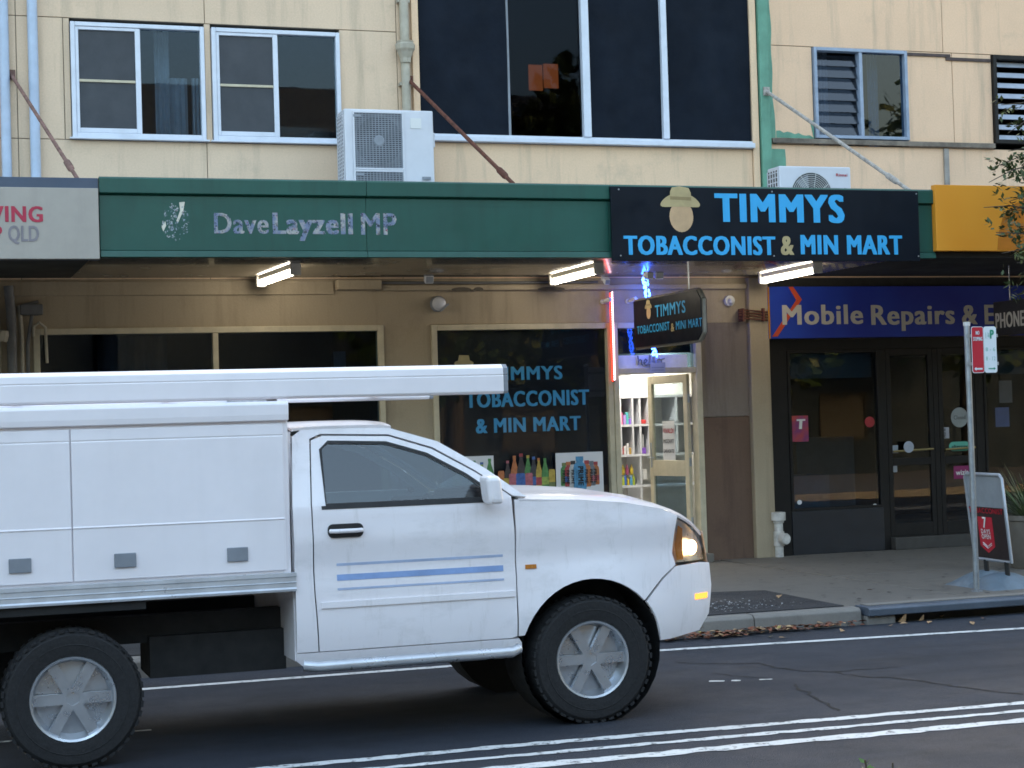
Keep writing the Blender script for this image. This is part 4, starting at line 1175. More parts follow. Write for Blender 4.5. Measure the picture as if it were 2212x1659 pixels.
# notice sheet taped to the open door leaf (follows the leaf's own axes)
lm = world_m(door)
du, dn = (lm.to_3x3() @ Vector((1, 0, 0))).normalized(), (lm.to_3x3() @ Vector((0, 1, 0))).normalized()
org = lm.translation
def on_leaf(u, z, d):
    return org + du * u + dn * d + Vector((0, 0, z - org.z))
sd = 1 if dn.x < 0 else -1
s = thing('door_notice', 'torn white concert notice taped to the glass of the open door', 'notice', on_leaf(.45, 1.3, sd * .008).to_tuple())
us, zs_ = (0.30, 0.56), (1.30, 1.80)
m = MB()
tear = [(us[0] + (us[1] - us[0]) * i / 8, zs_[0] + random.uniform(-.05, .03)) for i in range(9)]
m.add([on_leaf(u, z, sd * .008) for u, z in tear + [(us[1], zs_[1]), (us[0], zs_[1])]], [tuple(range(11))])
m.build('sheet', M_PAPER, s)
rt = -du * 1.0
for body, z, h, mt in (('VIVALDI', 1.655, .055, M_RED), ('MOZART', 1.535, .045, M_BLACK), ('SARASATE', 1.42, .04, M_BLACK)):
    o_ = on_leaf(us[1] - .02, z, sd * .009)
    text(body, o_, rt, (0, 0, 1), us[1] - us[0] - .04, h, mt, s, bold=.04)
nt = thing('door_notice', 'small grey notice hung from the bar above the doorway', 'notice', (8.319,-0.050,2.394))
q = (8.220,8.414,2.361,2.485)
MB().box(q[0], q[1], -.053, -.05, q[2], q[3]).build('sheet', pm('grey_notice', (.4, .41, .44), .6), nt)
MB().box(q[0] + .02, q[1] - .02, -.0545, -.0535, q[2] + .03, q[2] + .04).box(q[0] + .02, q[1] - .02, -.0545, -.0535, q[2] + .06, q[2] + .07).build('print_lines', M_GRILL, nt)
# light box with a script greeting in unlit tubing over the door
s = thing('greeting_sign', 'unlit script greeting tube on a pale board above the doorway', 'sign', (8.2, -.0, 2.44))
q = (7.857,8.773,2.423,2.575)
MB().box(7.842, 8.72, 0.0, 0.02, q[2], q[3]).build('board', pm('pale_board', (.8, .8, .8), .5), s, bevel=.003)
hx0 = 8.079; hx1 = 8.430
uw = (hx1 - hx0) / 5.2
zb_ = q[2] + .035
def stroke(pts):
    return [Vector((hx0 + a * uw, -.03, zb_ + b_ * uw * 1.15)) for a, b_ in pts]
tb = MB()
for g_ in ([(0, 1.45), (.1, .7), (.05, 0), (.15, .6), (.45, .85), (.7, .7), (.72, .1), (.95, .0)],
           [(1.1, .35), (1.5, .45), (1.75, .7), (1.5, .9), (1.2, .65), (1.2, .2), (1.5, 0), (1.9, .15)],
           [(2.0, .1), (2.3, .9), (2.4, 1.4), (2.25, 1.45), (2.2, .8), (2.3, .05), (2.6, .1)],
           [(2.7, .1), (3.0, .9), (3.1, 1.4), (2.95, 1.45), (2.9, .8), (3.0, .05), (3.3, .1)],
           [(4.0, .9), (3.7, .7), (3.65, .25), (4.0, 0), (4.4, .25), (4.4, .7), (4.0, .9), (4.3, .8), (5.0, .95)]):
    tb.tube(stroke(g_), .0095, 6)
tb.build('tubing', M_GRILL, s, smooth=60)

def sticker(name, label, q, mat, y=-.004, round_=False, txt=None, tm=None, cat='sticker', pill=False, bold=.04, inset=.12, hfrac=.34):
    s = thing(name, label, cat, (q[0], y, q[2]))
    cx, cz, a, b_ = (q[0] + q[1]) / 2, (q[2] + q[3]) / 2, (q[1] - q[0]) / 2, (q[3] - q[2]) / 2
    if round_:
        poly = [(cx + a * math.cos(t), cz + b_ * math.sin(t)) for t in [i * math.pi / 14 for i in range(28)]]
    elif pill:
        poly = [(cx + (a - b_) + b_ * math.cos(t), cz + b_ * math.sin(t)) for t in [-math.pi / 2 + i * math.pi / 10 for i in range(11)]]
        poly += [(cx - (a - b_) + b_ * math.cos(t), cz + b_ * math.sin(t)) for t in [math.pi / 2 + i * math.pi / 10 for i in range(11)]]
    else:
        poly = [(q[0], q[2]), (q[1], q[2]), (q[1], q[3]), (q[0], q[3])]
    MB().xz(poly, y - .002, y).build('sheet', mat, s)
    if txt:
        text_xz(txt, q[0] + inset * 2 * a, q[1] - inset * 2 * a, cz - b_ * hfrac, cz + b_ * hfrac, y - .002, tm, s, bold=bold, lift=.0015)
    return s
TST = NT('sunset_print')
c_ = TST.mix(TST.ramp(TST.noise(5, 2, .5), .35, .65), (.42, .05, .03), (.10, .02, .16))
s = sticker('window_sticker', 'purple and orange sticker with a white T in the dark shop window', (10.072,10.289,1.505,1.816), TST.done(TST.bsdf(c_, .5)), .018)
q = (10.128,10.234,1.660,1.771)
text_xz('T', q[0], q[1], q[2], q[3], .016, M_TEXTW, s, bold=.1, slant=.1)
sticker('window_sticker', 'round red sticker inside the dark shop window', (11.061,11.195,1.649,1.779), pm('red_sticker', (.35, .02, .03), .5), .018, True)
sticker('window_sticker', 'round pale sticker with faint script on the dark door', (12.270,12.515,1.612,1.859), pm('grey_round', (.27, .30, .31), .5), .018, True, 'Closed', pm('grey_script', (.12, .13, .14), .5), inset=.16, hfrac=.2)
s = sticker('door_label', 'small push label beside the dark door edge', (12.130,12.236,1.481,1.618), pm('push_white', (.35, .36, .42), .5), .018)
q = (12.130,12.236,1.481,1.618)
text('PUSH', (q[0] + .018, .0145, q[3] - .015), (0, 0, -1), (1, 0, 0), (q[3] - q[2]) * .8, .035, M_BLACK, s, bold=.03)
sticker('window_sticker', 'mint green rounded payment sticker on the dark door', (12.229,12.527,1.320,1.435), pm('mint_sticker', (.10, .42, .33), .5), .018, False, 'afterpay', M_BLACK, pill=True, bold=.02, hfrac=.35)
sticker('window_sticker', 'magenta sticker with white lettering low on the dark door', (12.282,12.521,0.975,1.135), pm('magenta_sticker', (.22, .01, .10), .5), .018, False, 'wizit', M_TEXTW, bold=.03, hfrac=.4)
sticker('door_label', 'small white round sticker on the brass push bar', (11.540,11.682,1.324,1.465), pm('white_round', (.36, .40, .48), .5), -.06, True)
sticker('door_label', 'pale blue card at the left of the brass push bar', (11.394,11.510,1.323,1.419), pm('pale_card', (.33, .38, .45), .5), .018)
sticker('door_label', 'small grey picture card below the brass push bar', (11.391,11.487,1.091,1.171), pm('grey_card', (.30, .31, .33), .5), .018)
sticker('window_sticker', 'small torn white sticker at lower left of the dark window', (10.107,10.169,0.752,0.808), M_PAPER, .018, True)
sticker('window_sticker', 'small torn white sticker at lower right of the dark window', (11.123,11.199,0.635,0.719), M_PAPER, .018, True)
sticker('window_poster', 'dim blue portrait card in the window right of the sign pole', (12.910,13.113,1.600,1.843), pm('blue_card', (.05, .07, .16), .5), .018, cat='poster')
sticker('window_poster', 'dim framed card in the window right of the sign pole', (12.977,13.167,1.899,2.178), pm('dark_card', (.06, .062, .066), .5), .018, cat='poster')

# ------------------------------------------------------------------ stock in the lit shop
sh = thing('cube_shelf', 'white cube shelving with coloured stock seen through the lit doorway', 'shelf', (9.0, 1.9, 0.24))
SX0, SX1, SY0, SY1 = 8.28, 9.70, 1.75, 2.20
for z in (0.40, 0.985, 1.375, 1.755, 2.115):
    MB().box(SX0, SX1, SY0, SY1, z - .014, z + .014).build('shelf_board', M_WHITE, sh)
MB().box(SX0, SX1, SY1 + .001, SY1 + .02, .24, 2.13).build('back', M_SHOPW, sh)
dv = [8.576, 8.741, 8.842, 8.963, 9.35, 9.68]
for x_ in dv:
    for a, b_ in ((1.39, 1.74), (1.77, 2.10)):
        MB().box(x_ - .011, x_ + .011, SY0 + .003, SY1, a, b_).build('divider', M_WHITE, sh)
for a, b_ in ((.24, .385), (.415, .97), (1.0, 1.36)):
    MB().box(dv[2] - .02, dv[2] + .005, SY0 + .003, SY1, a, b_).build('divider', M_WHITE, sh)
tp = thing('white_box', 'bright white carton on top of the cube shelving in the doorway', 'box', (8.72, 1.9, 2.13))
MB().box(dv[0] - .06, dv[0] + .15, 1.78, 2.1, 2.131, 2.38).build('carton', M_WHITE, tp, bevel=.004)
MB().box(dv[0] - .02, dv[0] + .01, 1.778, 1.7795, 2.22, 2.28).build('print', M_CYAN, tp)
tp = thing('white_fan_box', 'white carton with a pale round print on top of the shelving', 'box', (8.95, 1.9, 2.13))
MB().box(dv[1] - .01, dv[3] + .1, 1.78, 2.1, 2.131, 2.40).build('carton', M_WHITE, tp, bevel=.004)
MB().lathe([(.10, 0), (.10, .002)], ((dv[1] + dv[2]) / 2 + .03, 1.779, 2.26), (0, -1, 0), 24).build('round_print', pm('pale_round_print', (.5, .58, .6), .5), tp)
def item(kind, label, grp, x, z, w, h, d, colr, cat):
    t = None
    m = MB()
    mt = GOODS[colr]
    y = SY0 + .03 + random.uniform(0, .05)
    if kind == 'packet':
        m.box(x - w / 2, x + w / 2, y, y + d, z, z + h)
        o = m.build(kind, mt, None, bevel=min(w, d) * .12)
    elif kind == 'bottle':
        m.lathe([(w * .5, 0), (w * .5, h * .55), (w * .42, h * .68), (w * .2, h * .8), (w * .2, h)], (x, y + w * .5, z), (0, 0, 1), 10)
        o = m.build(kind, mt, None, smooth=50)
    else:
        m.lathe([(w * .3, 0), (w * .5, h * .2), (w * .48, h * .6), (w * .15, h * .9), (w * .22, h)], (x, y + w * .5, z), (0, 0, 1), 8)
        o = m.build(kind, mt, None, smooth=50)
    tag(o, label, cat, grp)
GOODS = {k: pm('goods_' + k, c, .45, 0, .15, 30) for k, c in {'pink': (.6, .13, .28), 'purple': (.22, .08, .5), 'teal': (.08, .42, .42), 'red': (.55, .04, .04), 'gold': (.5, .32, .08), 'white': (.6, .6, .6), 'blue': (.05, .15, .55), 'lime': (.45, .55, .06), 'yellow': (.65, .48, .05), 'sky': (.12, .38, .65), 'lilac': (.4, .25, .6)}.items()}
Z1, Z2, Z3, Z4 = 1.77, 1.39, 1.0, .415
G1 = 'packets in the upper cubes of the doorway shelf'
for x_, h, c in ((dv[0] + .03, .15, 'pink'), (dv[0] + .07, .12, 'lilac'), (dv[0] + .11, .15, 'teal'), (dv[0] + .145, .07, 'purple')):
    item('packet', {'pink': 'pink packet in the upper left cube of the doorway shelf', 'lilac': 'lilac packet in the upper left cube of the doorway shelf', 'teal': 'teal packet in the upper left cube of the doorway shelf', 'purple': 'low purple packet in the upper left cube of the doorway shelf'}[c], G1, x_, Z1, .034, h, .05, c, 'packet')
item('packet', 'red flat box in the upper right cube of the doorway shelf', G1, dv[2] + .055, Z1, .09, .055, .08, 'red', 'packet')
for k, (x_, h, c, lab) in enumerate(((dv[0] + .035, .09, 'red', 'small red packet in the middle left cube of the doorway shelf'), (dv[0] + .075, .11, 'white', 'white packet in the middle left cube of the doorway shelf'), (dv[0] + .115, .14, 'white', 'taller white packet in the middle left cube of the doorway shelf'), (dv[0] + .145, .08, 'gold', 'gold packet in the middle left cube of the doorway shelf'))):
    item('packet', lab, 'packets in the middle cubes of the doorway shelf', x_, Z2, .032, h, .05, c, 'packet')
item('packet', 'white boxed book leaning in the middle right cube of the doorway shelf', 'packets in the middle cubes of the doorway shelf', dv[2] + .06, Z2 + .08, .022, .17, .08, 'white', 'packet')
item('packet', 'low purple box in the middle right cube of the doorway shelf', 'packets in the middle cubes of the doorway shelf', dv[2] + .055, Z2, .08, .075, .10, 'purple', 'packet')
for k in range(9):
    c = ('lime', 'pink', 'lilac', 'pink', 'lime', 'blue', 'yellow', 'sky', 'lime')[k]
    lab = ('lime bottle at the left end of the row on the lower doorway shelf', 'pink bottle second from the left in the row on the lower doorway shelf', 'lilac bottle in the row on the lower doorway shelf', 'pink bottle between lilac and lime in the row on the lower doorway shelf',
           'lime bottle in the middle of the row on the lower doorway shelf', 'deep blue bottle in the row on the lower doorway shelf', 'yellow bottle in the row on the lower doorway shelf', 'sky blue bottle in the row on the lower doorway shelf', 'lime bottle at the right end of the row on the lower doorway shelf')[k]
    item('bottle', lab, 'bottles on the lower doorway shelf', 8.46 + k * .037, Z3, .034, .10 + .02 * (k % 3), .03, c, 'bottle')
for k, c in enumerate(('yellow', 'pink', 'yellow')):
    item('toy', ('yellow toy bottle left of the pink one above the bottle row', 'pink toy bottle between two yellow ones above the bottle row', 'yellow toy bottle right of the pink one above the bottle row')[k], 'toy bottles on the lower doorway shelf', 8.62 + k * .055, Z3 + .13, .052, .13, .05, c, 'bottle')
item('packet', 'white carton right of the bottle row on the doorway shelf', 'packets in the middle cubes of the doorway shelf', dv[2] + .06, Z3 + .06, .06, .13, .08, 'white', 'packet')
for k, c in enumerate(('blue', 'purple', 'sky')):
    item('bottle', '%s bottle standing at the left edge of the doorway shelf' % c, 'bottles at the left edge of the doorway shelf', dv[0] - .055, (Z2, Z1, Z2 + .16)[k], .045, .17, .04, c, 'bottle')
fr_ = thing('drinks_fridge', 'dark drinks fridge seen through the glass of the open door', 'fridge', (9.5, 3.2, .24))
MB().box(9.2, 9.75, 2.6, 4.6, .24, 1.78).build('cabinet', M_BLACK, fr_, bevel=.01)
for k in range(4):
    MB().box(9.17, 9.2, 2.65 + k * .48, 3.08 + k * .48, .4, 1.62).build('door', M_GLASSD, fr_)
    for z_, c in ((.6, 'lime'), (.95, 'blue'), (1.3, 'teal')):
        MB().box(9.1, 9.165, 2.72 + k * .48, 3.0 + k * .48, z_, z_ + .16).build('bottle_row', GOODS[c], fr_)
for k, (x_, y_) in enumerate(((8.5, 1.2), (7.2, 2.6), (9.2, 3.2))):
    t = thing('ceiling_light', ('lit ceiling panel just inside the doorway', 'lit ceiling panel deep in the tobacconist shop', 'lit ceiling panel above the drinks fridge')[k], 'light', (x_, y_, 2.86), 'ceiling lights inside the tobacconist')
    MB().box(x_ - .32, x_ + .32, y_ - .10, y_ + .10, 2.862, 2.898).build('housing', M_WHITE, t)
    MB().box(x_ - .30, x_ + .30, y_ - .09, y_ + .09, 2.855, 2.861).build('diffuser', emit_mat('shop_light_%d' % k, (1, .94, .82), 11), t)

# ------------------------------------------------------------------ kerbside furniture
s = thing('sign_pole', 'leaning galvanised pole carrying parking signs at the kerb', 'sign pole', (9.356, -4.851, .15))
MB().cyl((9.356, -4.851, .155), (9.349, -4.85, 2.63), .027, n=14).build('pole', M_GALV, s, smooth=40)
MB().cyl((9.349, -4.85, 2.61), (9.349, -4.85, 2.645), .032, n=14).build('cap', M_OFFW, s, smooth=40)
MB().lathe([(.06, 0), (.055, .012), (.035, .02)], (9.356, -4.851, .15), (0, 0, 1), 14).build('collar', M_PIPEG, s)
MB().box(9.325, 9.66, -4.882, -4.874, 2.50, 2.53).box(9.325, 9.66, -4.882, -4.874, 2.24, 2.27).build('bracket', M_GALV, s)
def rounded(x0, x1, z0, z1, r_=.022, n=4):
    out = []
    for cx, cz, a0 in ((x1 - r_, z1 - r_, 0), (x0 + r_, z1 - r_, 90), (x0 + r_, z0 + r_, 180), (x1 - r_, z0 + r_, 270)):
        out += [(cx + r_ * math.cos(R(a0 + 90 * i / n)), cz + r_ * math.sin(R(a0 + 90 * i / n))) for i in range(n + 1)]
    return out
SY = -4.885
pr_ = MB().xz(rounded(9.372, 9.502, 2.17, 2.60), SY, SY + .003).build('no_stopping_plate', M_SIGNW, s)
MB().xz(rounded(9.377, 9.497, 2.175, 2.595, .018), SY - .001, SY - .0003).build('red_face', M_RED, pr_)
text_xz('NO', 9.418, 9.456, 2.525, 2.558, SY - .001, M_SIGNW, pr_, bold=.03)
text_xz('STOPPING', 9.388, 9.486, 2.468, 2.503, SY - .001, M_SIGNW, pr_, bold=.02)
MB().xz([(9.392, 2.208), (9.412, 2.225), (9.412, 2.215), (9.478, 2.215), (9.478, 2.201), (9.412, 2.201), (9.412, 2.191)], SY - .0035, SY - .0015).build('arrow', M_SIGNW, pr_)
pw = MB().xz(rounded(9.506, 9.640, 2.17, 2.60), SY, SY + .003).build('parking_plate', M_SIGNW, s)
text_xz('P', 9.573, 9.612, 2.487, 2.567, SY, M_SGREEN, pw, bold=.05)
pal = pm('faded_sign_green', (.22, .45, .4), .5)
text_xz('1/4', 9.522, 9.566, 2.487, 2.545, SY, pal, pw)
text_xz('8 - 6', 9.52, 9.622, 2.37, 2.405, SY, pal, pw)
text_xz('8 - 12', 9.52, 9.622, 2.285, 2.32, SY, pal, pw)
MB().xz([(9.622, 2.208), (9.602, 2.222), (9.602, 2.213), (9.545, 2.213), (9.545, 2.203), (9.602, 2.203), (9.602, 2.194)], SY - .0025, SY - .0005).build('arrow', M_SGREEN, pw)

s = thing('sandwich_board', 'leaning footpath sign with silver frame on a pale moulded base', 'sign board', (9.75, -4.5, .15))
def sbp(u, v, d=0.0):
    """board plane: u from the far edge to the near edge, v upwards, d towards the doorway side"""
    return (9.735 + .03 * (1 - v) - d, -4.22 - .60 * u + .085 * v * (1 - .1 * u), .40 + .815 * v - .006 * u)
m = MB()
rim = [(0, 0), (1, 0), (1, .96), (.95, 1), (.05, 1), (0, .96), (0, 0)]
m.tube([sbp(*p) for p in rim], .017, 8)
m.build('frame', pm('silver_snap_frame', (.36, .38, .41), .4, .4), s, smooth=50)
MB().add([sbp(0.02, .02), sbp(.98, .02), sbp(.98, .98), sbp(.02, .98)], [(0, 1, 2, 3)]).build('back_panel', pm('grey_backing', (.24, .26, .28), .5), s)
MB().add([sbp(0.02, .02, .004), sbp(.98, .02, .004), sbp(.98, .615, .004), sbp(.02, .615, .004)], [(0, 1, 2, 3)]).build('black_poster', pm('black_poster', (.02, .012, .014), .4), s)
MB().add([sbp(u, v, .006) for u, v in ((.22, .50), (.62, .50), (.62, .16), (.42, .08), (.22, .16))], [(0, 1, 2, 3, 4)]).build('red_tag_print', M_RED, s)
br = Vector(sbp(1, 0)) - Vector(sbp(0, 0))
bu = (Vector(sbp(0, 1)) - Vector(sbp(0, 0))).normalized()
for body, u, v, w, h, mt in (('TOBACCONIST', .02, .545, .93, .048, M_RED), ('7', .36, .375, .10, .10, M_TEXTW), ('DAYS', .29, .305, .25, .042, M_TEXTW), ('OPEN', .29, .245, .25, .042, M_TEXTW)):
    text(body, sbp(u, v, .006), br, bu, w * br.length, h, mt, s, bold=.05)
m = MB()
for dv_ in (0, .02):
    m.tube([sbp(.30, .20 - dv_, .007), sbp(.42, .155 - dv_, .007), sbp(.54, .20 - dv_, .007)], .004, 5)
m.build('chevron_print', M_TEXTW, s)
for u in (.30, .86):
    a, b_ = Vector(sbp(u, .0)), Vector(sbp(u, 0)) + Vector((.01, 0, -.14))
    MB().tube([a, b_], .024, 8).build('leg', M_BLACK, s)
m = MB()
def base_fn(u, v):
    a = -1 + 2 * u
    b_ = -1 + 2 * v
    prof = max(0.0, 1 - abs(a) ** 3) * max(0.0, 1 - abs(b_) ** 2.2)
    return (9.78 + .30 * b_, -4.50 + .42 * a, .152 + .15 * prof ** .8 * (.72 + .28 * abs(math.sin(a * 3.6))) - .03 * math.exp(-(a / .05) ** 2) * prof)
m.grid(base_fn, 24, 16)
m.build('moulded_base', pm('pale_blue_plastic', (.12, .16, .195), .5, 0, .25), s, smooth=60, solid=.004)

s = thing('drain_riser', 'dirty white plastic pipe riser with round cap against the beige pilaster', 'pipe', (9.86, -.10, .15))
q = (9.787,-0.100,0.142)
px = q[0]
MB().lathe([(.052, .0), (.052, .13), (.066, .135), (.066, .30), (.052, .31), (.052, .40), (.066, .41), (.066, .43), (.088, .435), (.088, .53), (.05, .535)], (px, -.10, .15), (0, 0, 1), 18).build('pipe', M_PVC, s, smooth=40)
MB().lathe([(.06, 0), (.068, .02), (.068, .07), (.06, .085)], (px + .01, -.16, .37), (.25, -1, 0), 20).build('round_cap', M_PVC, s, smooth=40)

s = thing('planter', 'stone coloured round planter with a strappy green plant', 'planter', (11.24, -3.1, .15))
MB().lathe([(.24, 0), (.26, .03), (.31, .50), (.33, .51), (.33, .56), (.29, .56), (.28, .50), (.02, .49)], (11.24, -3.1, .15), (0, 0, 1), 26).build('pot', pm('stone_pot', (.14, .122, .10), .8, 0, .25), s, smooth=40)
m = MB()
for k in range(170):
    a, l_, el = random.uniform(0, 6.283), random.uniform(.35, .72), random.uniform(.5, 1.45)
    b0 = Vector((11.24 + .14 * math.cos(a) * random.random(), -3.1 + .14 * math.sin(a) * random.random(), .62))
    d = Vector((math.cos(a), math.sin(a), 0))
    sd = Vector((-d.y, d.x, 0))
    prv = None
    for i in range(6):
        t = i / 5
        c = b0 + d * (l_ * math.cos(el) * t + .12 * t * t) + Vector((0, 0, l_ * math.sin(el) * t - .30 * l_ * t * t * (1.5 - el) * 1.2))
        w_ = .011 * (1 - t) ** .7 + .001
        if prv is not None:
            m.add([prv[0] - sd * prv[1], prv[0] + sd * prv[1], c + sd * w_, c - sd * w_], [(0, 1, 2, 3)])
        prv = (c, w_)
STR = NT('strappy_leaf')
c_ = STR.mix(STR.ramp(STR.noise(9, 3, .6), .35, .65), (.035, .075, .025), (.10, .13, .05))
tag(m.build('leaves', STR.done(STR.bsdf(c_, .5)), s), kind='stuff')

# ------------------------------------------------------------------ leaf litter
LEAFM = []
for n_, c in (('rust', (.20, .06, .025)), ('tan', (.36, .22, .11)), ('brown', (.09, .04, .025)), ('yellow', (.38, .28, .06))):
    LEAFM.append(pm('dry_leaf_' + n_, c, .7, 0, .35, 30))
def leaf_shape(m, c, size, mi):
    a = random.uniform(0, 6.283)
    d, sdv = Vector((math.cos(a), math.sin(a), random.uniform(-.15, .25))), Vector((-math.sin(a), math.cos(a), random.uniform(-.3, .3)))
    up = Vector((0, 0, random.uniform(.1, .35) * size))
    m.slot(mi)
    p = [c - d * size, c - d * size * .3 + sdv * size * .5 + up, c + d * size * .3 + sdv * size * .45 + up, c + d * size * 1.1, c + d * size * .3 - sdv * size * .45 + up * .6, c - d * size * .3 - sdv * size * .5 + up * .6]
    m.add(p + [c + up * .2], [(0, 1, 6), (1, 2, 6), (2, 3, 6), (3, 4, 6), (4, 5, 6), (5, 0, 6)])
m = MB()
for k in range(620):
    x_ = random.triangular(4.6, 7.95, 6.4)
    y_ = -5.44 - abs(random.gauss(0, .07)) - (.10 * random.random() if x_ < 6.6 else 0)
    leaf_shape(m, Vector((x_, y_, .012 + random.random() * .035)), random.uniform(.018, .042), random.choices((0, 1, 2, 3), (5, 3, 4, .5))[0])
tag(m.build('fallen_leaves', LEAFM), 'drift of rust brown dry leaves along the old kerb', 'leaf litter', kind='stuff')
m = MB()
for k in range(240):
    u = random.random()
    leaf_shape(m, Vector((random.triangular(5.9, 7.6, 6.9), random.triangular(-5.2, -4.1, -4.9), .162)), random.uniform(.006, .014), 0)
tag(m.build('crumbs', [pm('pale_crumb', (.5, .5, .5), .7)]), 'scatter of pale crumbs on the dark bitumen patch', 'litter', kind='stuff')
LL = 'single dry leaf lying on the road between the kerb drain and the white edge line'
for k, p in enumerate(((8.673,-5.334,0.000), (8.342,-5.660,0.000), (8.911,-5.187,0.000), (8.924,-5.240,0.000), (8.601,-5.914,0.000), (7.947,-5.680,0.000), (8.245,-5.345,0.000), (8.870,-5.682,0.000), (9.363,-5.271,0.000), (7.416,-5.798,0.000), (6.794,-5.913,0.000), (6.742,-5.807,0.000), (9.543,-5.258,0.000), (8.107,-5.625,0.000))):
    m = MB()
    leaf_shape(m, Vector((p[0], p[1], .012)), .045 if k in (1, 0, 4) else random.uniform(.03, .045), 0)
    tag(m.build('fallen_leaf', LEAFM[(1, 1, 1, 3, 1, 1, 1, 2)[k % 8]]), LL, 'leaf', 'single leaves on the road by the kerb')
for k, (p, lab) in enumerate((((7.587,-4.336,0.158), 'tan dry leaf lying on the dark bitumen patch'), ((8.571,-4.273,0.150), 'dark dry leaf on the footpath near the drain end'), ((8.417,-4.619,0.000), 'big tan leaf stuck upright at the end of the drain slot'), ((8.563,-4.626,0.000), 'small tan leaf stuck upright in the drain slot'), ((8.980,-3.125,0.150), 'small tan leaf in the middle of the footpath'))):
    m = MB()
    if k in (2, 3):
        c = Vector((8.17 + .19 * (k - 2), -5.50, .03))
        z_ = .045 if k == 2 else .03
        m.add([c + Vector((-z_, 0, -.02)), c + Vector((z_ * .9, .01, -.02)), c + Vector((z_, .0, z_)), c + Vector((.3 * z_, -.01, z_ * .9))], [(0, 1, 2, 3)])
    else:
        leaf_shape(m, Vector((p[0], p[1], .166)), .05 if k == 0 else .03, 0)
    tag(m.build('fallen_leaf', LEAFM[(1, 2, 1, 1, 1)[k]]), lab, 'leaf')

# ------------------------------------------------------------------ street tree whose branches reach into the right of the view
def leafy_twig(tw, lv, pts, r0, leaves, spread, mi_fn):
    tw.tube(pts, [r0 * (1 - .8 * i / (len(pts) - 1)) for i in range(len(pts))], 5)
    P = [Vector(p) for p in pts]
    for k in range(leaves):
        t = random.uniform(.25, 1) * (len(P) - 1)
        i = min(int(t), len(P) - 2)
        c = P[i].lerp(P[i + 1], t - i)
        dirv = Vector((random.gauss(0, 1), random.gauss(0, 1), random.gauss(-.15, .6))).normalized()
        L = random.uniform(.10, .20)
        n = random.choice((5, 7))
        mi = mi_fn(c)
        side = dirv.orthogonal().normalized()
        side.rotate(Matrix.Rotation(random.uniform(0, 6.28), 3, dirv))
        for j in range(n):
            u = .25 + .75 * ((j + 1) // 2) / (n // 2)
            sgn = 0 if j == 0 else (1 if j % 2 else -1)
            b0 = c + dirv * L * (u if j else 1.0)
            d = (dirv * .7 + side * sgn).normalized()
            w_ = d.cross(Vector((random.gauss(0, .4), random.gauss(0, .4), 1))).normalized() * random.uniform(.013, .021)
            l2 = random.uniform(.05, .085)
            lv.slot(mi)
            lv.add([b0, b0 + d * l2 * .5 + w_, b0 + d * l2, b0 + d * l2 * .5 - w_], [(0, 1, 2, 3)])
tr = thing('street_tree', 'street tree with thin leafy branches hanging before the yellow fascia board', 'tree', (11.5, -4.7, .15))
trk = MB().tube([(11.5, -4.7, .1), (11.46, -4.68, 1.2), (11.52, -4.6, 2.3), (11.4, -4.5, 3.2), (11.45, -4.4, 4.3), (11.7, -4.3, 5.6), (11.8, -4.2, 7.0)], [.16, .13, .115, .105, .085, .06, .02], 10)
BARK = pm('bark', (.07, .055, .04), .9, 0, .4, 12, .6, 30)
tw, lv = MB(), MB()
random.seed(5)
def reach(start, end, leaves, sag=.1, r0=.018, mid=None):
    a, b_ = Vector(start), Vector(end)
    pts = []
    for i in range(6):
        t = i / 5
        pts.append(a.lerp(b_, t) + Vector((random.uniform(-.03, .03), random.uniform(-.06, .06), sag * math.sin(t * math.pi) + random.uniform(-.03, .03))))
    leafy_twig(tw, lv, pts, r0, leaves, .1, lambda c: random.choices((0, 1, 2), (5, 2.5, 1.2 if c.z < 4.0 else .2))[0])
for st, en, n_ in (((11.45, -4.4, 4.3), (9.974,-4.300,4.038), 9), ((11.45, -4.4, 4.35), (10.115,-4.350,4.213), 9), ((11.45, -4.4, 4.4), (10.320,-4.250,4.331), 8), ((11.5, -4.4, 4.7), (10.172,-4.300,4.764), 5), ((11.5, -4.4, 4.9), (10.337,-4.200,4.545), 6),
                  ((11.4, -4.5, 3.4), (9.856,-4.400,3.785), 4), ((11.4, -4.5, 3.6), (10.156,-4.300,3.756), 9), ((11.4, -4.5, 3.3), (10.034,-4.350,3.524), 8), ((11.4, -4.5, 3.2), (10.071,-4.400,3.340), 8), ((11.4, -4.5, 3.4), (10.378,-4.200,3.634), 10), ((11.4, -4.5, 3.4), (10.223,-4.450,3.425), 10), ((11.4, -4.5, 3.0), (10.293,-4.300,3.237), 6), ((11.42, -4.5, 3.9), (10.325,-4.300,4.007), 10), ((11.42, -4.5, 3.7), (10.223,-4.400,3.857), 10), ((11.4, -4.5, 2.9), (10.348,-4.300,2.921), 4)):
    reach(st, en, int(n_ * 3.4))
for k in range(90):
    a = random.uniform(0, 6.283)
    z0_ = random.uniform(3.4, 6.6)
    rr = random.uniform(.6, 1.9)
    e_ = Vector((11.6 + abs(rr * math.cos(a)) * (1 if k % 4 else -.3), -4.4 + rr * math.sin(a), z0_ + random.uniform(.1, .9)))
    reach((11.5, -4.45, z0_), e_, 14, .15, .016)
trk.build('trunk', BARK, tr, smooth=60)
tw.build('branches', BARK, tr)
LG = [pm('leaf_green', (.045, .075, .022), .55, 0, .4, 25), pm('leaf_olive', (.10, .115, .035), .55, 0, .4, 25), pm('leaf_russet', (.15, .065, .03), .6, 0, .4, 25)]
tag(lv.build('crown', LG, tr), kind='stuff')
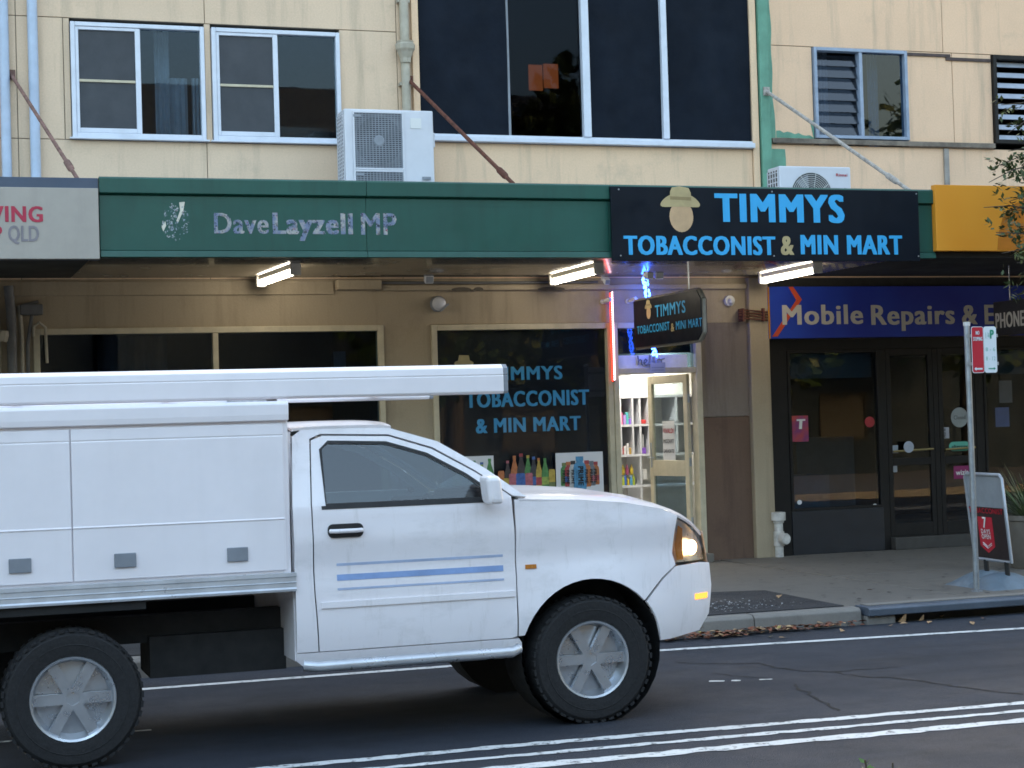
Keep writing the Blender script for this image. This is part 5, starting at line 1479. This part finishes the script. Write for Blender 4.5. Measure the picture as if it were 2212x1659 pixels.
# sprig of a shrub on the near side of the street, just reaching into the bottom of the view
sh_ = thing('roadside_shrub', 'small bright green shrub tips at the bottom edge near the centre lines', 'shrub', (2.95, -14.5, .15))
tw, lv = MB(), MB()
for (x_, y_, z_) in ((2.624,-14.500,0.847), (2.715,-14.500,0.830), (2.714,-14.400,0.789), (2.740,-14.500,0.798), (2.651,-14.400,0.781)):
    pts = [(2.7 + .1 * random.random(), -14.5, .16), ((x_ + 2.7) / 2, -14.5, z_ * .6), (x_, y_, z_ - .01)]
    tw.tube(pts, [.008, .006, .003], 5)
    for k in range(26):
        t = random.uniform(.55, 1.0)
        c = Vector(pts[1]).lerp(Vector(pts[2]), (t - .5) * 2)
        d = Vector((random.gauss(0, .6), random.gauss(0, .6), random.uniform(.2, 1))).normalized()
        w_ = d.orthogonal().normalized() * .006
        lv.add([c, c + d * .012 + w_, c + d * .026, c + d * .012 - w_], [(0, 1, 2, 3)])
tw.build('stems', BARK, sh_)
tag(lv.build('leaves', pm('fresh_leaf', (.10, .20, .03), .5, 0, .3, 40), sh_), kind='stuff')

# ------------------------------------------------------------------ across the street: what the panes reflect
for k, (x0, x1, y0, h, lab) in enumerate(((5.2, 21, -27, 10.4, 'dark gabled hall across the street, mirrored in the upstairs panes'), (-40, 4.9, -30, 9.0, 'flat roofed house added behind the camera to keep sky out of the left panes'), (22.5, 60, -27.5, 6.0, 'long dark brick building added across the street to keep sky out of the dark shopfront glass'))):  # flat roofed house and brick building added to block bright sky from the panes
    b = thing('house', lab, 'house', ((x0 + x1) / 2, y0, 0))
    MB().box(x0, x1, y0 - 10, y0, -.1, h - 1.6).build('wall', pm('far_house_wall_%d' % k, (.016, .030, .050), .8, 0, .2, .8), b)
    if k == 0:
        MB().yz([(y0 + .4, h - 1.6), (y0 - 5, h + 1.4), (y0 - 10.4, h - 1.6)], x0 - .3, x1 + .3).build('roof', pm('far_roof', (.07, .065, .065), .8), b)
    else:
        MB().box(x0 - .3, x1 + .3, y0 - 10.3, y0 + .3, h - 1.59, h - 1.2).build('roof', pm('far_roof_flat', (.1, .1, .1), .8), b)
    for i in range(5):
        xx = x0 + (x1 - x0) * (i + .5) / 5
        w = MB().frame(xx - .8, xx + .8, 1.0, 2.4, y0 - .02, y0 + .05, .07).build('window', M_DARKF, b)
        MB().box(xx - .72, xx + .72, y0 + .005, y0 + .012, 1.08, 2.32).build('pane', M_BLACK, w)
nt_ = thing('street_tree', 'forked bare trunk across the street, mirrored in the dark shop window', 'tree', (14.2, -15.2, .15))
MB().tube([(14.2, -15.2, .1), (14.2, -15.2, 1.1), (14.25, -15.2, 1.7)], [.2, .16, .15], 10).tube([(14.25, -15.2, 1.6), (13.8, -15.2, 2.5), (13.1, -15.3, 4.2)], [.12, .10, .05], 8).tube([(14.25, -15.2, 1.6), (14.8, -15.1, 2.6), (15.2, -15, 4.4)], [.12, .10, .05], 8).build('trunk', BARK, nt_, smooth=60)
tw, lv = MB(), MB()
for k in range(60):
    a = random.uniform(0, 6.283)
    rr = random.uniform(.5, 2.4)
    reach((14.2 + random.uniform(-1, 1), -15.2, random.uniform(3.4, 5)), Vector((14.2 + rr * math.cos(a), -15.2 + rr * math.sin(a), random.uniform(3.8, 6.6))), 10, .1, .02)
tw.build('branches', BARK, nt_)
tag(lv.build('crown', LG, nt_), kind='stuff')

# dense row of trees added behind the camera to shade the shopfronts from low sky
dt0 = thing('street_tree', 'tall dense tree added in a row behind the camera to shade the shopfronts', 'tree', (0, 0, 0), 'dense trees added across the road for shade')
MB().tube([(0, 0, 0), (.1, .05, 2.2), (0, .1, 5), (.1, 0, 8)], [.28, .22, .16, .05], 9).build('trunk', BARK, dt0, smooth=60)
lv = MB()
random.seed(9)
for k in range(2600):
    v = Vector((random.gauss(0, 1), random.gauss(0, 1), random.gauss(0, 1))).normalized() * random.uniform(.35, 1) ** .5
    c = Vector((v.x * 3.4, v.y * 2.4, 6.3 + v.z * 4.2))
    d = Vector((random.gauss(0, 1), random.gauss(0, 1), random.gauss(0, .6))).normalized()
    w_ = d.orthogonal().normalized() * random.uniform(.10, .2)
    l2 = random.uniform(.25, .5)
    lv.slot(random.choice((0, 0, 1)))
    lv.add([c, c + d * l2 * .5 + w_, c + d * l2, c + d * l2 * .5 - w_], [(0, 1, 2, 3)])
tag(lv.build('crown', LG[:2], dt0), kind='stuff')
for k, (x_, y_, rz, s_) in enumerate(((13.0, -23.5, .4, 1.0), (17.5, -24, 2.0, 1.1), (21.5, -23, 3.3, 1.0), (28, -23.5, 4.5, 1.1), (-9, -24.5, 1.1, .95), (-17, -24, 5.2, 1.0), (36, -24, .8, 1.1), (-26, -25, 2.7, 1.1))):
    t = dt0 if k == 0 else copy_tree(dt0)
    t.location = (x_, y_, .1)
    t.rotation_euler = (0, 0, rz)
    t.scale = (s_, s_, s_)

# ------------------------------------------------------------------ white service ute
ut = thing('utility_truck', 'white single cab service ute with canopy body and long roof carrier passing left to right', 'ute', (3.82, -8.025, 0))
YC = -8.025
PT = NT('ute_white_paint')
c_ = PT.mix(PT.ramp(PT.noise(1.5, 4, .6), .3, .7), (.84, .80, .82), (.88, .845, .86))
c_ = PT.mix(PT.ramp(PT.noise(5, 6, .7, (.5, 1, 1), (2, 1, 5)), .5, .8, 0, .4), c_, (.45, .43, .40))
c_ = PT.mix(PT.ramp(PT.noise(7, 6, .75, (2.5, 2.5, .3), (1, 6, 3)), .55, .8, 0, .35), c_, (.40, .37, .33))
b_ = PT.bsdf(c_, .32, 0, .5)
b_.inputs['Coat Weight'].default_value = .6
b_.inputs['Coat Roughness'].default_value = .05
M_PAINT = PT.done(b_)
M_CANO = pm('canopy_white', (.86, .82, .84), .42, 0, .05, 2, streak=.05)
M_TYRE = pm('tyre_rubber', (.016, .016, .017), .85, 0, .25, 30, .4, 40)
M_RIM = pm('silver_wheel', (.50, .52, .55), .32, .75, .1)
M_CHAS = pm('chassis_black', (.012, .012, .012), .75)
M_TGLASS = glass_mat('tinted_car_glass', (.42, .50, .52), .01, .9)
M_SEAL = pm('black_rubber_seal', (.015, .015, .016), .6)
M_LAMP = glass_mat('lamp_lens', (.85, .88, .9), .03)
M_HEAD = emit_mat('warm_headlight', (1.0, .55, .22), 1.6)
M_AMB = emit_mat('amber_marker', (1.0, .36, .06), .22)
WX, WR = 3.82, .385
def wid(x_, z):
    w = .915
    if z > 1.36:
        w -= (z - 1.36) * .27
    w += .010 * math.exp(-((z - 1.20) / .05) ** 2) - .012 * math.exp(-((z - 1.02) / .07) ** 2)
    if z < .75:
        w -= .055 * ((.75 - z) / .3) ** 2
    if x_ > 4.10:
        w -= .20 * ((x_ - 4.10) / .64) ** 2.4
    d = math.hypot(x_ - WX, z - .40)
    if .42 < d < .62:
        w += .030 * (1 - (d - .42) / .20)
    return w
def arc(r_, a0, a1, n=12, c=(WX, .42)):
    return [(c[0] + r_ * math.cos(R(a0 + (a1 - a0) * i / n)), c[1] + r_ * math.sin(R(a0 + (a1 - a0) * i / n))) for i in range(n + 1)]
def skin(name, outer, hole, mat, par, th=.018, off=0.0, sides=(-1, 1)):
    for sgn in sides:
        bm = bmesh.new()
        es = []
        for loop in [outer] + ([hole] if hole else []):
            vs = [bm.verts.new((p[0], 0, p[1])) for p in loop]
            for i in range(len(vs)):
                es.append(bm.edges.new((vs[i], vs[(i + 1) % len(vs)])))
        bmesh.ops.triangle_fill(bm, edges=es, use_beauty=True, use_dissolve=False)
        for k in range(60):
            z = .42 + k * .05
            if z < 2.0:
                bmesh.ops.bisect_plane(bm, geom=bm.verts[:] + bm.edges[:] + bm.faces[:], plane_co=(0, 0, z), plane_no=(0, 0, 1))
        for k in range(60):
            x_ = 1.95 + k * .07
            if x_ < 4.75:
                bmesh.ops.bisect_plane(bm, geom=bm.verts[:] + bm.edges[:] + bm.faces[:], plane_co=(x_, 0, 0), plane_no=(1, 0, 0))
        for v in bm.verts:
            v.co.y = YC + sgn * (wid(v.co.x, v.co.z) + off)
        bmesh.ops.recalc_face_normals(bm, faces=bm.faces)
        avg = sum((f.normal.y * f.calc_area() for f in bm.faces))
        if avg * sgn < 0:
            bmesh.ops.reverse_faces(bm, faces=bm.faces)
        me = bpy.data.meshes.new(name)
        bmesh.ops.solidify(bm, geom=list(bm.faces), thickness=th)
        inv = world_m(par).inverted()
        bm.transform(inv)
        bm.to_mesh(me)
        bm.free()
        me.materials.append(mat)
        me.polygons.foreach_set('use_smooth', [True] * len(me.polygons))
        me.set_sharp_from_angle(angle=R(35))
        o = bpy.data.objects.new(name, me)
        COL.objects.link(o)
        o.parent = par
    return o
HOOD = [(3.34, 1.385), (3.75, 1.365), (4.05, 1.335), (4.30, 1.285), (4.46, 1.225), (4.57, 1.155), (4.62, 1.10)]
def hz(x_):
    for (a, za), (b, zb) in zip(HOOD[:-1], HOOD[1:]):
        if x_ <= b:
            return za + (zb - za) * (x_ - a) / (b - a)
    return HOOD[-1][1]
# door, guard, pillars: separate pressings with shut lines between them
DOOR = [(2.13, .55), (2.11, .9), (2.105, 1.40), (2.13, 1.775), (2.20, 1.80), (2.60, 1.785), (2.86, 1.70), (3.12, 1.55), (3.325, 1.40), (3.337, 1.1), (3.337, .56), (3.30, .55)]
GLZ = [(2.19, 1.405), (2.19, 1.72), (2.23, 1.755), (2.58, 1.74), (2.82, 1.665), (3.05, 1.535), (3.20, 1.425), (3.20, 1.405)]
skin('door', DOOR, GLZ, M_PAINT, ut)
skin('side_window', GLZ, None, M_TGLASS, ut, .006, -.012)
skin('cab_frame', [(1.995, .55), (1.99, 1.40), (2.02, 1.80), (2.10, 1.855), (2.58, 1.843), (2.90, 1.745), (3.18, 1.575), (3.42, 1.395), (3.335, 1.405), (3.12, 1.563), (2.865, 1.712), (2.60, 1.797), (2.19, 1.812), (2.122, 1.785), (2.097, 1.40), (2.102, .9), (2.122, .55)], None, M_PAINT, ut, .03)
GUARD = [(3.343, 1.38)] + [(x_, hz(x_) - .006) for x_ in (3.55, 3.75, 4.05, 4.30, 4.42)] + [(4.40, 1.15), (4.38, 1.0), (4.40, .93), (4.30, .86)] + arc(.46, 42, 162, 15) + [(3.345, .56), (3.345, 1.1)]
skin('front_guard', GUARD, None, M_PAINT, ut, .02)
BUMP = [(4.31, .85), (4.405, .92), (4.60, .93), (4.69, .92), (4.705, .78), (4.68, .60), (4.60, .50), (4.36, .47)] + arc(.465, 6, 40, 5)
skin('bumper', BUMP, None, M_PAINT, ut, .02)
skin('sill', [(1.995, .50), (1.995, .542), (3.35, .542), (3.365, .52), (3.37, .47), (3.30, .455), (2.05, .455)], None, M_PAINT, ut, .03)
LAMPO = [(4.405, 1.16), (4.43, 1.215), (4.52, 1.17), (4.60, 1.10), (4.655, 1.02), (4.665, .94), (4.41, .937), (4.385, 1.0)]
skin('headlight', LAMPO, None, M_LAMP, ut, .004)
skin('lamp_reflector', [(a, b) for a, b in LAMPO], None, M_RIM, ut, .004, -.05)
LAMPB = [(4.545 + .052 * math.cos(i * math.pi / 7), 1.025 + .048 * math.sin(i * math.pi / 7)) for i in range(14)]
LAMPI = [(4.425, .955), (4.475, .955), (4.47, 1.15), (4.435, 1.17), (4.415, 1.05)]
skin('lamp_glow', LAMPB, None, M_HEAD, ut, .004, -.018)
skin('indicator_lens', LAMPI, None, pm('amber_plastic', (.6, .2, .03), .3), ut, .004, -.02)
skin('side_marker', [(4.55, .70), (4.66, .70), (4.665, .735), (4.55, .735)], None, M_AMB, ut, .01, .003)
for z0_, z1_, cl in ((.955, .99, (.24, .36, .62)), (1.04, 1.055, (.42, .50, .68)), (.90, .912, (.42, .50, .68))):
    skin('pinstripe', [(2.24, z0_), (3.26, z0_), (3.26, z1_), (2.24, z1_)], None, pm('stripe_blue', cl, .4), ut, .0015, .0022)
# rubber seals, mouldings, filler flap and a door-glass channel
def band(outer, t):
    cx = sum(p[0] for p in outer) / len(outer)
    cz = sum(p[1] for p in outer) / len(outer)
    out = []
    for i, p in enumerate(outer):
        a, b = Vector((*outer[i - 1], 0)), Vector((*outer[(i + 1) % len(outer)], 0))
        n = (b - a).normalized()
        n = Vector((-n.y, n.x, 0))
        if n.dot(Vector((p[0] - cx, p[1] - cz, 0))) < 0:
            n = -n
        out.append((p[0] + n.x * t, p[1] + n.y * t))
    return out
skin('window_seal', band(GLZ, .016), GLZ, M_SEAL, ut, .006, .003)
skin('belt_moulding', [(2.16, 1.372), (3.25, 1.372), (3.25, 1.392), (2.16, 1.392)], None, M_SEAL, ut, .008, .004)
skin('rub_strip', [(2.14, .80), (3.325, .80), (3.325, .835), (2.14, .835)], None, M_PAINT, ut, .012, .010)
skin('indicator_repeater', [(3.40, .96), (3.47, .96), (3.47, .985), (3.40, .985)], None, pm('repeater_amber', (.5, .18, .03), .3), ut, .01, .006)
# bonnet, windscreen, roof, front
def bonnet_fn(u, v):
    x_ = 3.37 + 1.24 * u
    a = -1 + 2 * v
    w = wid(x_, 1.2) - .012
    return (x_ + .12 * (1 - a * a) * u ** 2, YC + a * w, hz(x_) + .045 * (1 - a * a) + .006 * math.cos(a * 6) - (.02 * abs(a) ** 12))
MB().grid(bonnet_fn, 20, 20).build('bonnet', M_PAINT, ut, smooth=50, solid=-.012)
def roof_fn(u, v):
    x_ = 2.02 + .60 * u
    a = -1 + 2 * v
    return (x_ + .05 * (1 - a * a) * u, YC + a * (wid(x_, 1.84) + .002), 1.842 + .034 * (1 - abs(a) ** 2.6) - .012 * (2 * u - 1) ** 4)
MB().grid(roof_fn, 10, 20).build('roof', M_PAINT, ut, smooth=60, solid=-.015)
def ws_fn(u, v):
    x_ = 2.62 + .78 * u
    a = -1 + 2 * v
    z = 1.838 - .44 * u - .035 * math.sin(u * math.pi) * -1
    return (x_ + .12 * (1 - a * a), YC + a * (wid(2, z) - .03), z + .01 * (1 - a * a))
MB().grid(ws_fn, 12, 14).build('windscreen', M_TGLASS, ut, smooth=80, solid=.004)
MB().grid(lambda u, v: (3.34 + .10 * u + .11 * (1 - (2 * v - 1) ** 2), YC + (2 * v - 1) * .86, 1.385 + .02 * (1 - (2 * v - 1) ** 2)), 3, 12).build('cowl', M_BLACK, ut)
MB().box(1.99, 2.01, YC - .86, YC + .86, .5, 1.38).box(1.99, 2.01, YC - .80, YC + .80, 1.38, 1.83).build('cab_back', M_PAINT, ut)
def front_fn(u, v):
    a = -1 + 2 * u
    z = .50 + .62 * v
    xf = 4.66 + .04 * math.sin(v * 2.4) - .05 * max(0, v - .6)
    return (xf - .02 + .10 * (1 - a * a), YC + a * (wid(4.66, z) - .01), z)
MB().grid(front_fn, 16, 10).build('front_panel', M_PAINT, ut, smooth=60)
MB().grid(lambda u, v: (4.70 + .10 * (1 - (-1 + 2 * u) ** 2 * .4), YC + (-1 + 2 * u) * .42, .86 + .2 * v), 10, 4).build('grille', M_BLACK, ut)
# cabin interior
it = MB().box(2.02, 3.35, YC - .84, YC + .84, .56, .62).box(3.02, 3.36, YC - .80, YC + .80, .95, 1.36)
it.build('dashboard', M_CHAS, ut, bevel=.03)
for sy in (-.40, .40):
    st = MB().box(2.25, 2.75, YC + sy - .25, YC + sy + .25, .66, .92).build('seat', pm('seat_cloth', (.05, .05, .055), .9), ut, bevel=.05)
    MB().obox((2.22, YC + sy, 1.22), (.07, 0, .02), (0, .24, 0), (-.05, 0, .32)).obox((2.15, YC + sy, 1.63), (.04, 0, .01), (0, .13, 0), (-.01, 0, .09)).build('backrest', M_CHAS, st, bevel=.03)
MB().tube([(2.92 + .07 * math.sin(t) * .5, YC - .40 + .18 * math.cos(t), 1.24 + .17 * math.sin(t)) for t in [i * math.pi / 12 for i in range(25)]], .013, 6, False).build('steering_wheel', M_CHAS, ut, smooth=60)
for sgn in (-1, 1):
    mr = MB().obox((3.16, YC + sgn * 1.03, 1.45), (.045, 0, 0), (0, .09, 0), (-.01, 0, .085)).build('wing_mirror', M_PAINT, ut, bevel=.03, seg=3)
    MB().tube([(3.20, YC + sgn * .87, 1.40), (3.18, YC + sgn * .98, 1.40)], .02, 8).build('mirror_arm', M_BLACK, mr)
    MB().xz(rounded(2.19, 2.40, 1.205, 1.285, .03), YC + sgn * .912, YC + sgn * .932).build('handle_recess', M_SEAL, ut)
    MB().tube([(2.20, YC + sgn * .938, 1.245), (2.23, YC + sgn * .962, 1.245), (2.36, YC + sgn * .962, 1.245), (2.39, YC + sgn * .938, 1.245)], .013, 8).build('door_handle', M_PAINT, ut, smooth=50)
    MB().tube([(2.02, YC + sgn * .955, .485), (2.10, YC + sgn * .975, .475), (3.28, YC + sgn * .975, .475), (3.33, YC + sgn * .94, .49)], .032, 10).build('side_step', pm('step_alloy', (.6, .62, .65), .3, .6), ut, smooth=50)
    MB().lathe([(.455, 0), (.455, .34), (.01, .345)], (WX, YC + sgn * .89, .43), (0, -sgn, 0), 26, False).build('wheel_arch', M_CHAS, ut)
# wheels
def wheel():
    w = bpy.data.objects.new('wheel', None)
    COL.objects.link(w)
    w.parent = ut
    ty = MB().lathe([(.24, -.11), (.30, -.122), (.355, -.12), (.378, -.10), (.385, -.06), (.387, 0), (.385, .06), (.378, .10), (.355, .12), (.30, .122), (.24, .11)], (0, 0, 0), (0, -1, 0), 40, False)
    ty.build('tyre', M_TYRE, w, smooth=35, local=True)
    rm_ = MB().lathe([(.245, .095), (.235, .11), (.222, .105), (.21, .06), (.20, .02), (.06, .03), (.05, .055), (.045, .07), (.001, .072)], (0, 0, 0), (0, -1, 0), 36, False)
    for k in range(6):
        t = k * math.pi / 3
        d = Vector((math.cos(t), 0, math.sin(t)))
        e = Vector((-math.sin(t), 0, math.cos(t)))
        rm_.obox(d * .13 + Vector((0, -.062, 0)), d * .095, Vector((0, .016, 0)), e * .030)
    rm_.build('rim', M_RIM, w, smooth=35, local=True)
    nt2 = MB()
    tr_ = MB()
    for k in range(44):
        t = k * 2 * math.pi / 44
        d = Vector((math.cos(t), 0, math.sin(t)))
        e = Vector((-math.sin(t), 0, math.cos(t)))
        for sy in (-.085, .085):
            tr_.obox(d * .3795 + Vector((0, sy, 0)), d * .007, Vector((0, .032, 0)), e * .016)
    tr_.lathe([(.300, .1225), (.304, .1245), (.308, .1225)], (0, 0, 0), (0, -1, 0), 40, False)
    tag(tr_.build('tread_blocks', M_TYRE, w, local=True), kind='stuff')
    for k in range(6):
        t = k * math.pi / 3 + .5
        nt2.cyl((.055 * math.cos(t), -.05, .055 * math.sin(t)), (.055 * math.cos(t), -.075, .055 * math.sin(t)), .011, n=6)
    nt2.build('wheel_nuts', M_GALV, w, local=True)
    return w
w0 = wheel()
w0.location = (0, -.80, WR)
for dx, dy, rz in ((0, .80, math.pi), (-3.09, -.80, 0), (-3.09, .80, math.pi)):
    copy_tree(w0, (dx, dy, WR), ut, rz=rz)
# chassis and driveline
ch_ = MB()
for sy in (-.42, .42):
    ch_.box(-.6, 4.45, YC + sy - .05, YC + sy + .05, .62, .78)
ch_.box(2.1, 3.3, YC - .75, YC + .75, .48, .6).box(1.2, 2.0, YC - .55, YC - .10, .42, .66).cyl((.73, YC - .8, WR), (.73, YC + .8, WR), .06).cyl((3.82, YC - .8, WR), (3.82, YC + .8, WR), .06)
ch_.box(3.5, 4.5, YC - .42, YC + .42, .46, .56).lathe([(.16, -.14), (.19, 0), (.16, .14)], (.73, YC, WR), (0, 1, 0), 12)
ch_.build('chassis', M_CHAS, ut)
# canopy body
CX0, CX1 = -.62, 1.975
cb = MB().box(CX0, CX1, YC - .905, YC + .905, .92, 2.0)
cb.build('canopy', M_CANO, ut, bevel=.012)
for sgn in (-1, 1):
    ys0 = YC + sgn * .906
    for x0, x1 in ((CX0 + .03, .742), (.750, CX1 - .035)):
        def side(y_, z0_, z1_, y2=None):
            return sorted((ys0, ys0 + sgn * y_)), z0_, z1_
        m = MB()
        pr = [(ys0, 1.036), (ys0 + sgn * .016, 1.036), (ys0 + sgn * .020, 1.325), (ys0 + sgn * .026, 1.331), (ys0 + sgn * .020, 1.337), (ys0 + sgn * .020, 1.806), (ys0 + sgn * .016, 1.811), (ys0 + sgn * .020, 1.816), (ys0 + sgn * .018, 1.878), (ys0, 1.878)]
        d = m.yz(pr, x0, x1).build('canopy_door', M_CANO, ut, bevel=.002, seg=1)
        for hx in (x0 + .28, x1 - .28):
            MB().box(hx - .06, hx + .06, min(ys0 + sgn * .021, ys0 + sgn * .03), max(ys0 + sgn * .021, ys0 + sgn * .03), 1.10, 1.18).build('latch', M_GRILL, d, bevel=.004)
    MB().yz([(ys0, 1.893), (ys0 + sgn * .030, 1.897), (ys0 + sgn * .034, 1.93), (ys0 + sgn * .034, 1.99), (ys0 + sgn * .02, 2.008), (ys0, 2.008)], CX0, CX1).build('drip_rail', M_CANO, ut, bevel=.004)
    MB().yz([(ys0, .912), (ys0 + sgn * .028, .912), (ys0 + sgn * .032, .925), (ys0 + sgn * .026, .935), (ys0 + sgn * .026, .958), (ys0 + sgn * .032, .963), (ys0 + sgn * .026, .968), (ys0 + sgn * .026, .992), (ys0 + sgn * .034, .998), (ys0 + sgn * .034, 1.018), (ys0, 1.02)], CX0, CX1 + .02).build('tray_rail', pm('tray_alloy', (.62, .64, .67), .35, .35), ut)
    MB().box(.32, 1.14, min(ys0 - sgn * .25, ys0), max(ys0 - sgn * .25, ys0), .86, .905).build('mudguard', M_CHAS, ut)
    MB().box(.28, .30, min(ys0 - sgn * .26, ys0), max(ys0 - sgn * .26, ys0), .30, .86).build('mud_flap', M_CHAS, ut)
    MB().box(CX0 - .01, CX0 + .03, min(ys0 - sgn * .02, ys0 - sgn * .26), max(ys0 - sgn * .02, ys0 - sgn * .26), .80, .90).build('tail_light', M_RED, ut)
MB().box(CX0 - .03, CX0 - .001, YC - .86, YC + .86, 1.04, 1.88).build('rear_door', M_CANO, ut, bevel=.006)
# long conduit carriers on the roof rack, cantilevered over the cab
for sgn in (-1, 1):
    y0 = YC + sgn * .80
    pr = [(y0 - .105, 2.035), (y0 - .095, 2.022), (y0 + .095, 2.022), (y0 + .105, 2.035), (y0 + .105, 2.128), (y0 + .100, 2.132), (y0 + .105, 2.136), (y0 + .10, 2.175), (y0 + .07, 2.198), (y0 - .07, 2.198), (y0 - .10, 2.175), (y0 - .105, 2.136), (y0 - .100, 2.132), (y0 - .105, 2.128)]
    cr_ = MB().yz(pr, -.75, 3.30).build('roof_carrier', M_CANO, ut, bevel=.006)
    MB().yz([(a + (y0 - a) * .06, b) for a, b in pr], 3.302, 3.33).build('end_cap', M_GRILL, cr_, bevel=.004)
for x_ in (-.4, .55, 1.5, 2.9):
    MB().box(x_ - .025, x_ + .025, YC - .69, YC + .69, 2.05, 2.09).build('rack_bar', M_GALV, ut)
MB().box(1.9, 1.96, YC - .68, YC + .68, 2.001, 2.05).box(-.42, -.36, YC - .68, YC + .68, 2.001, 2.05).build('rack_foot', M_GALV, ut)

ut.location.x += .13
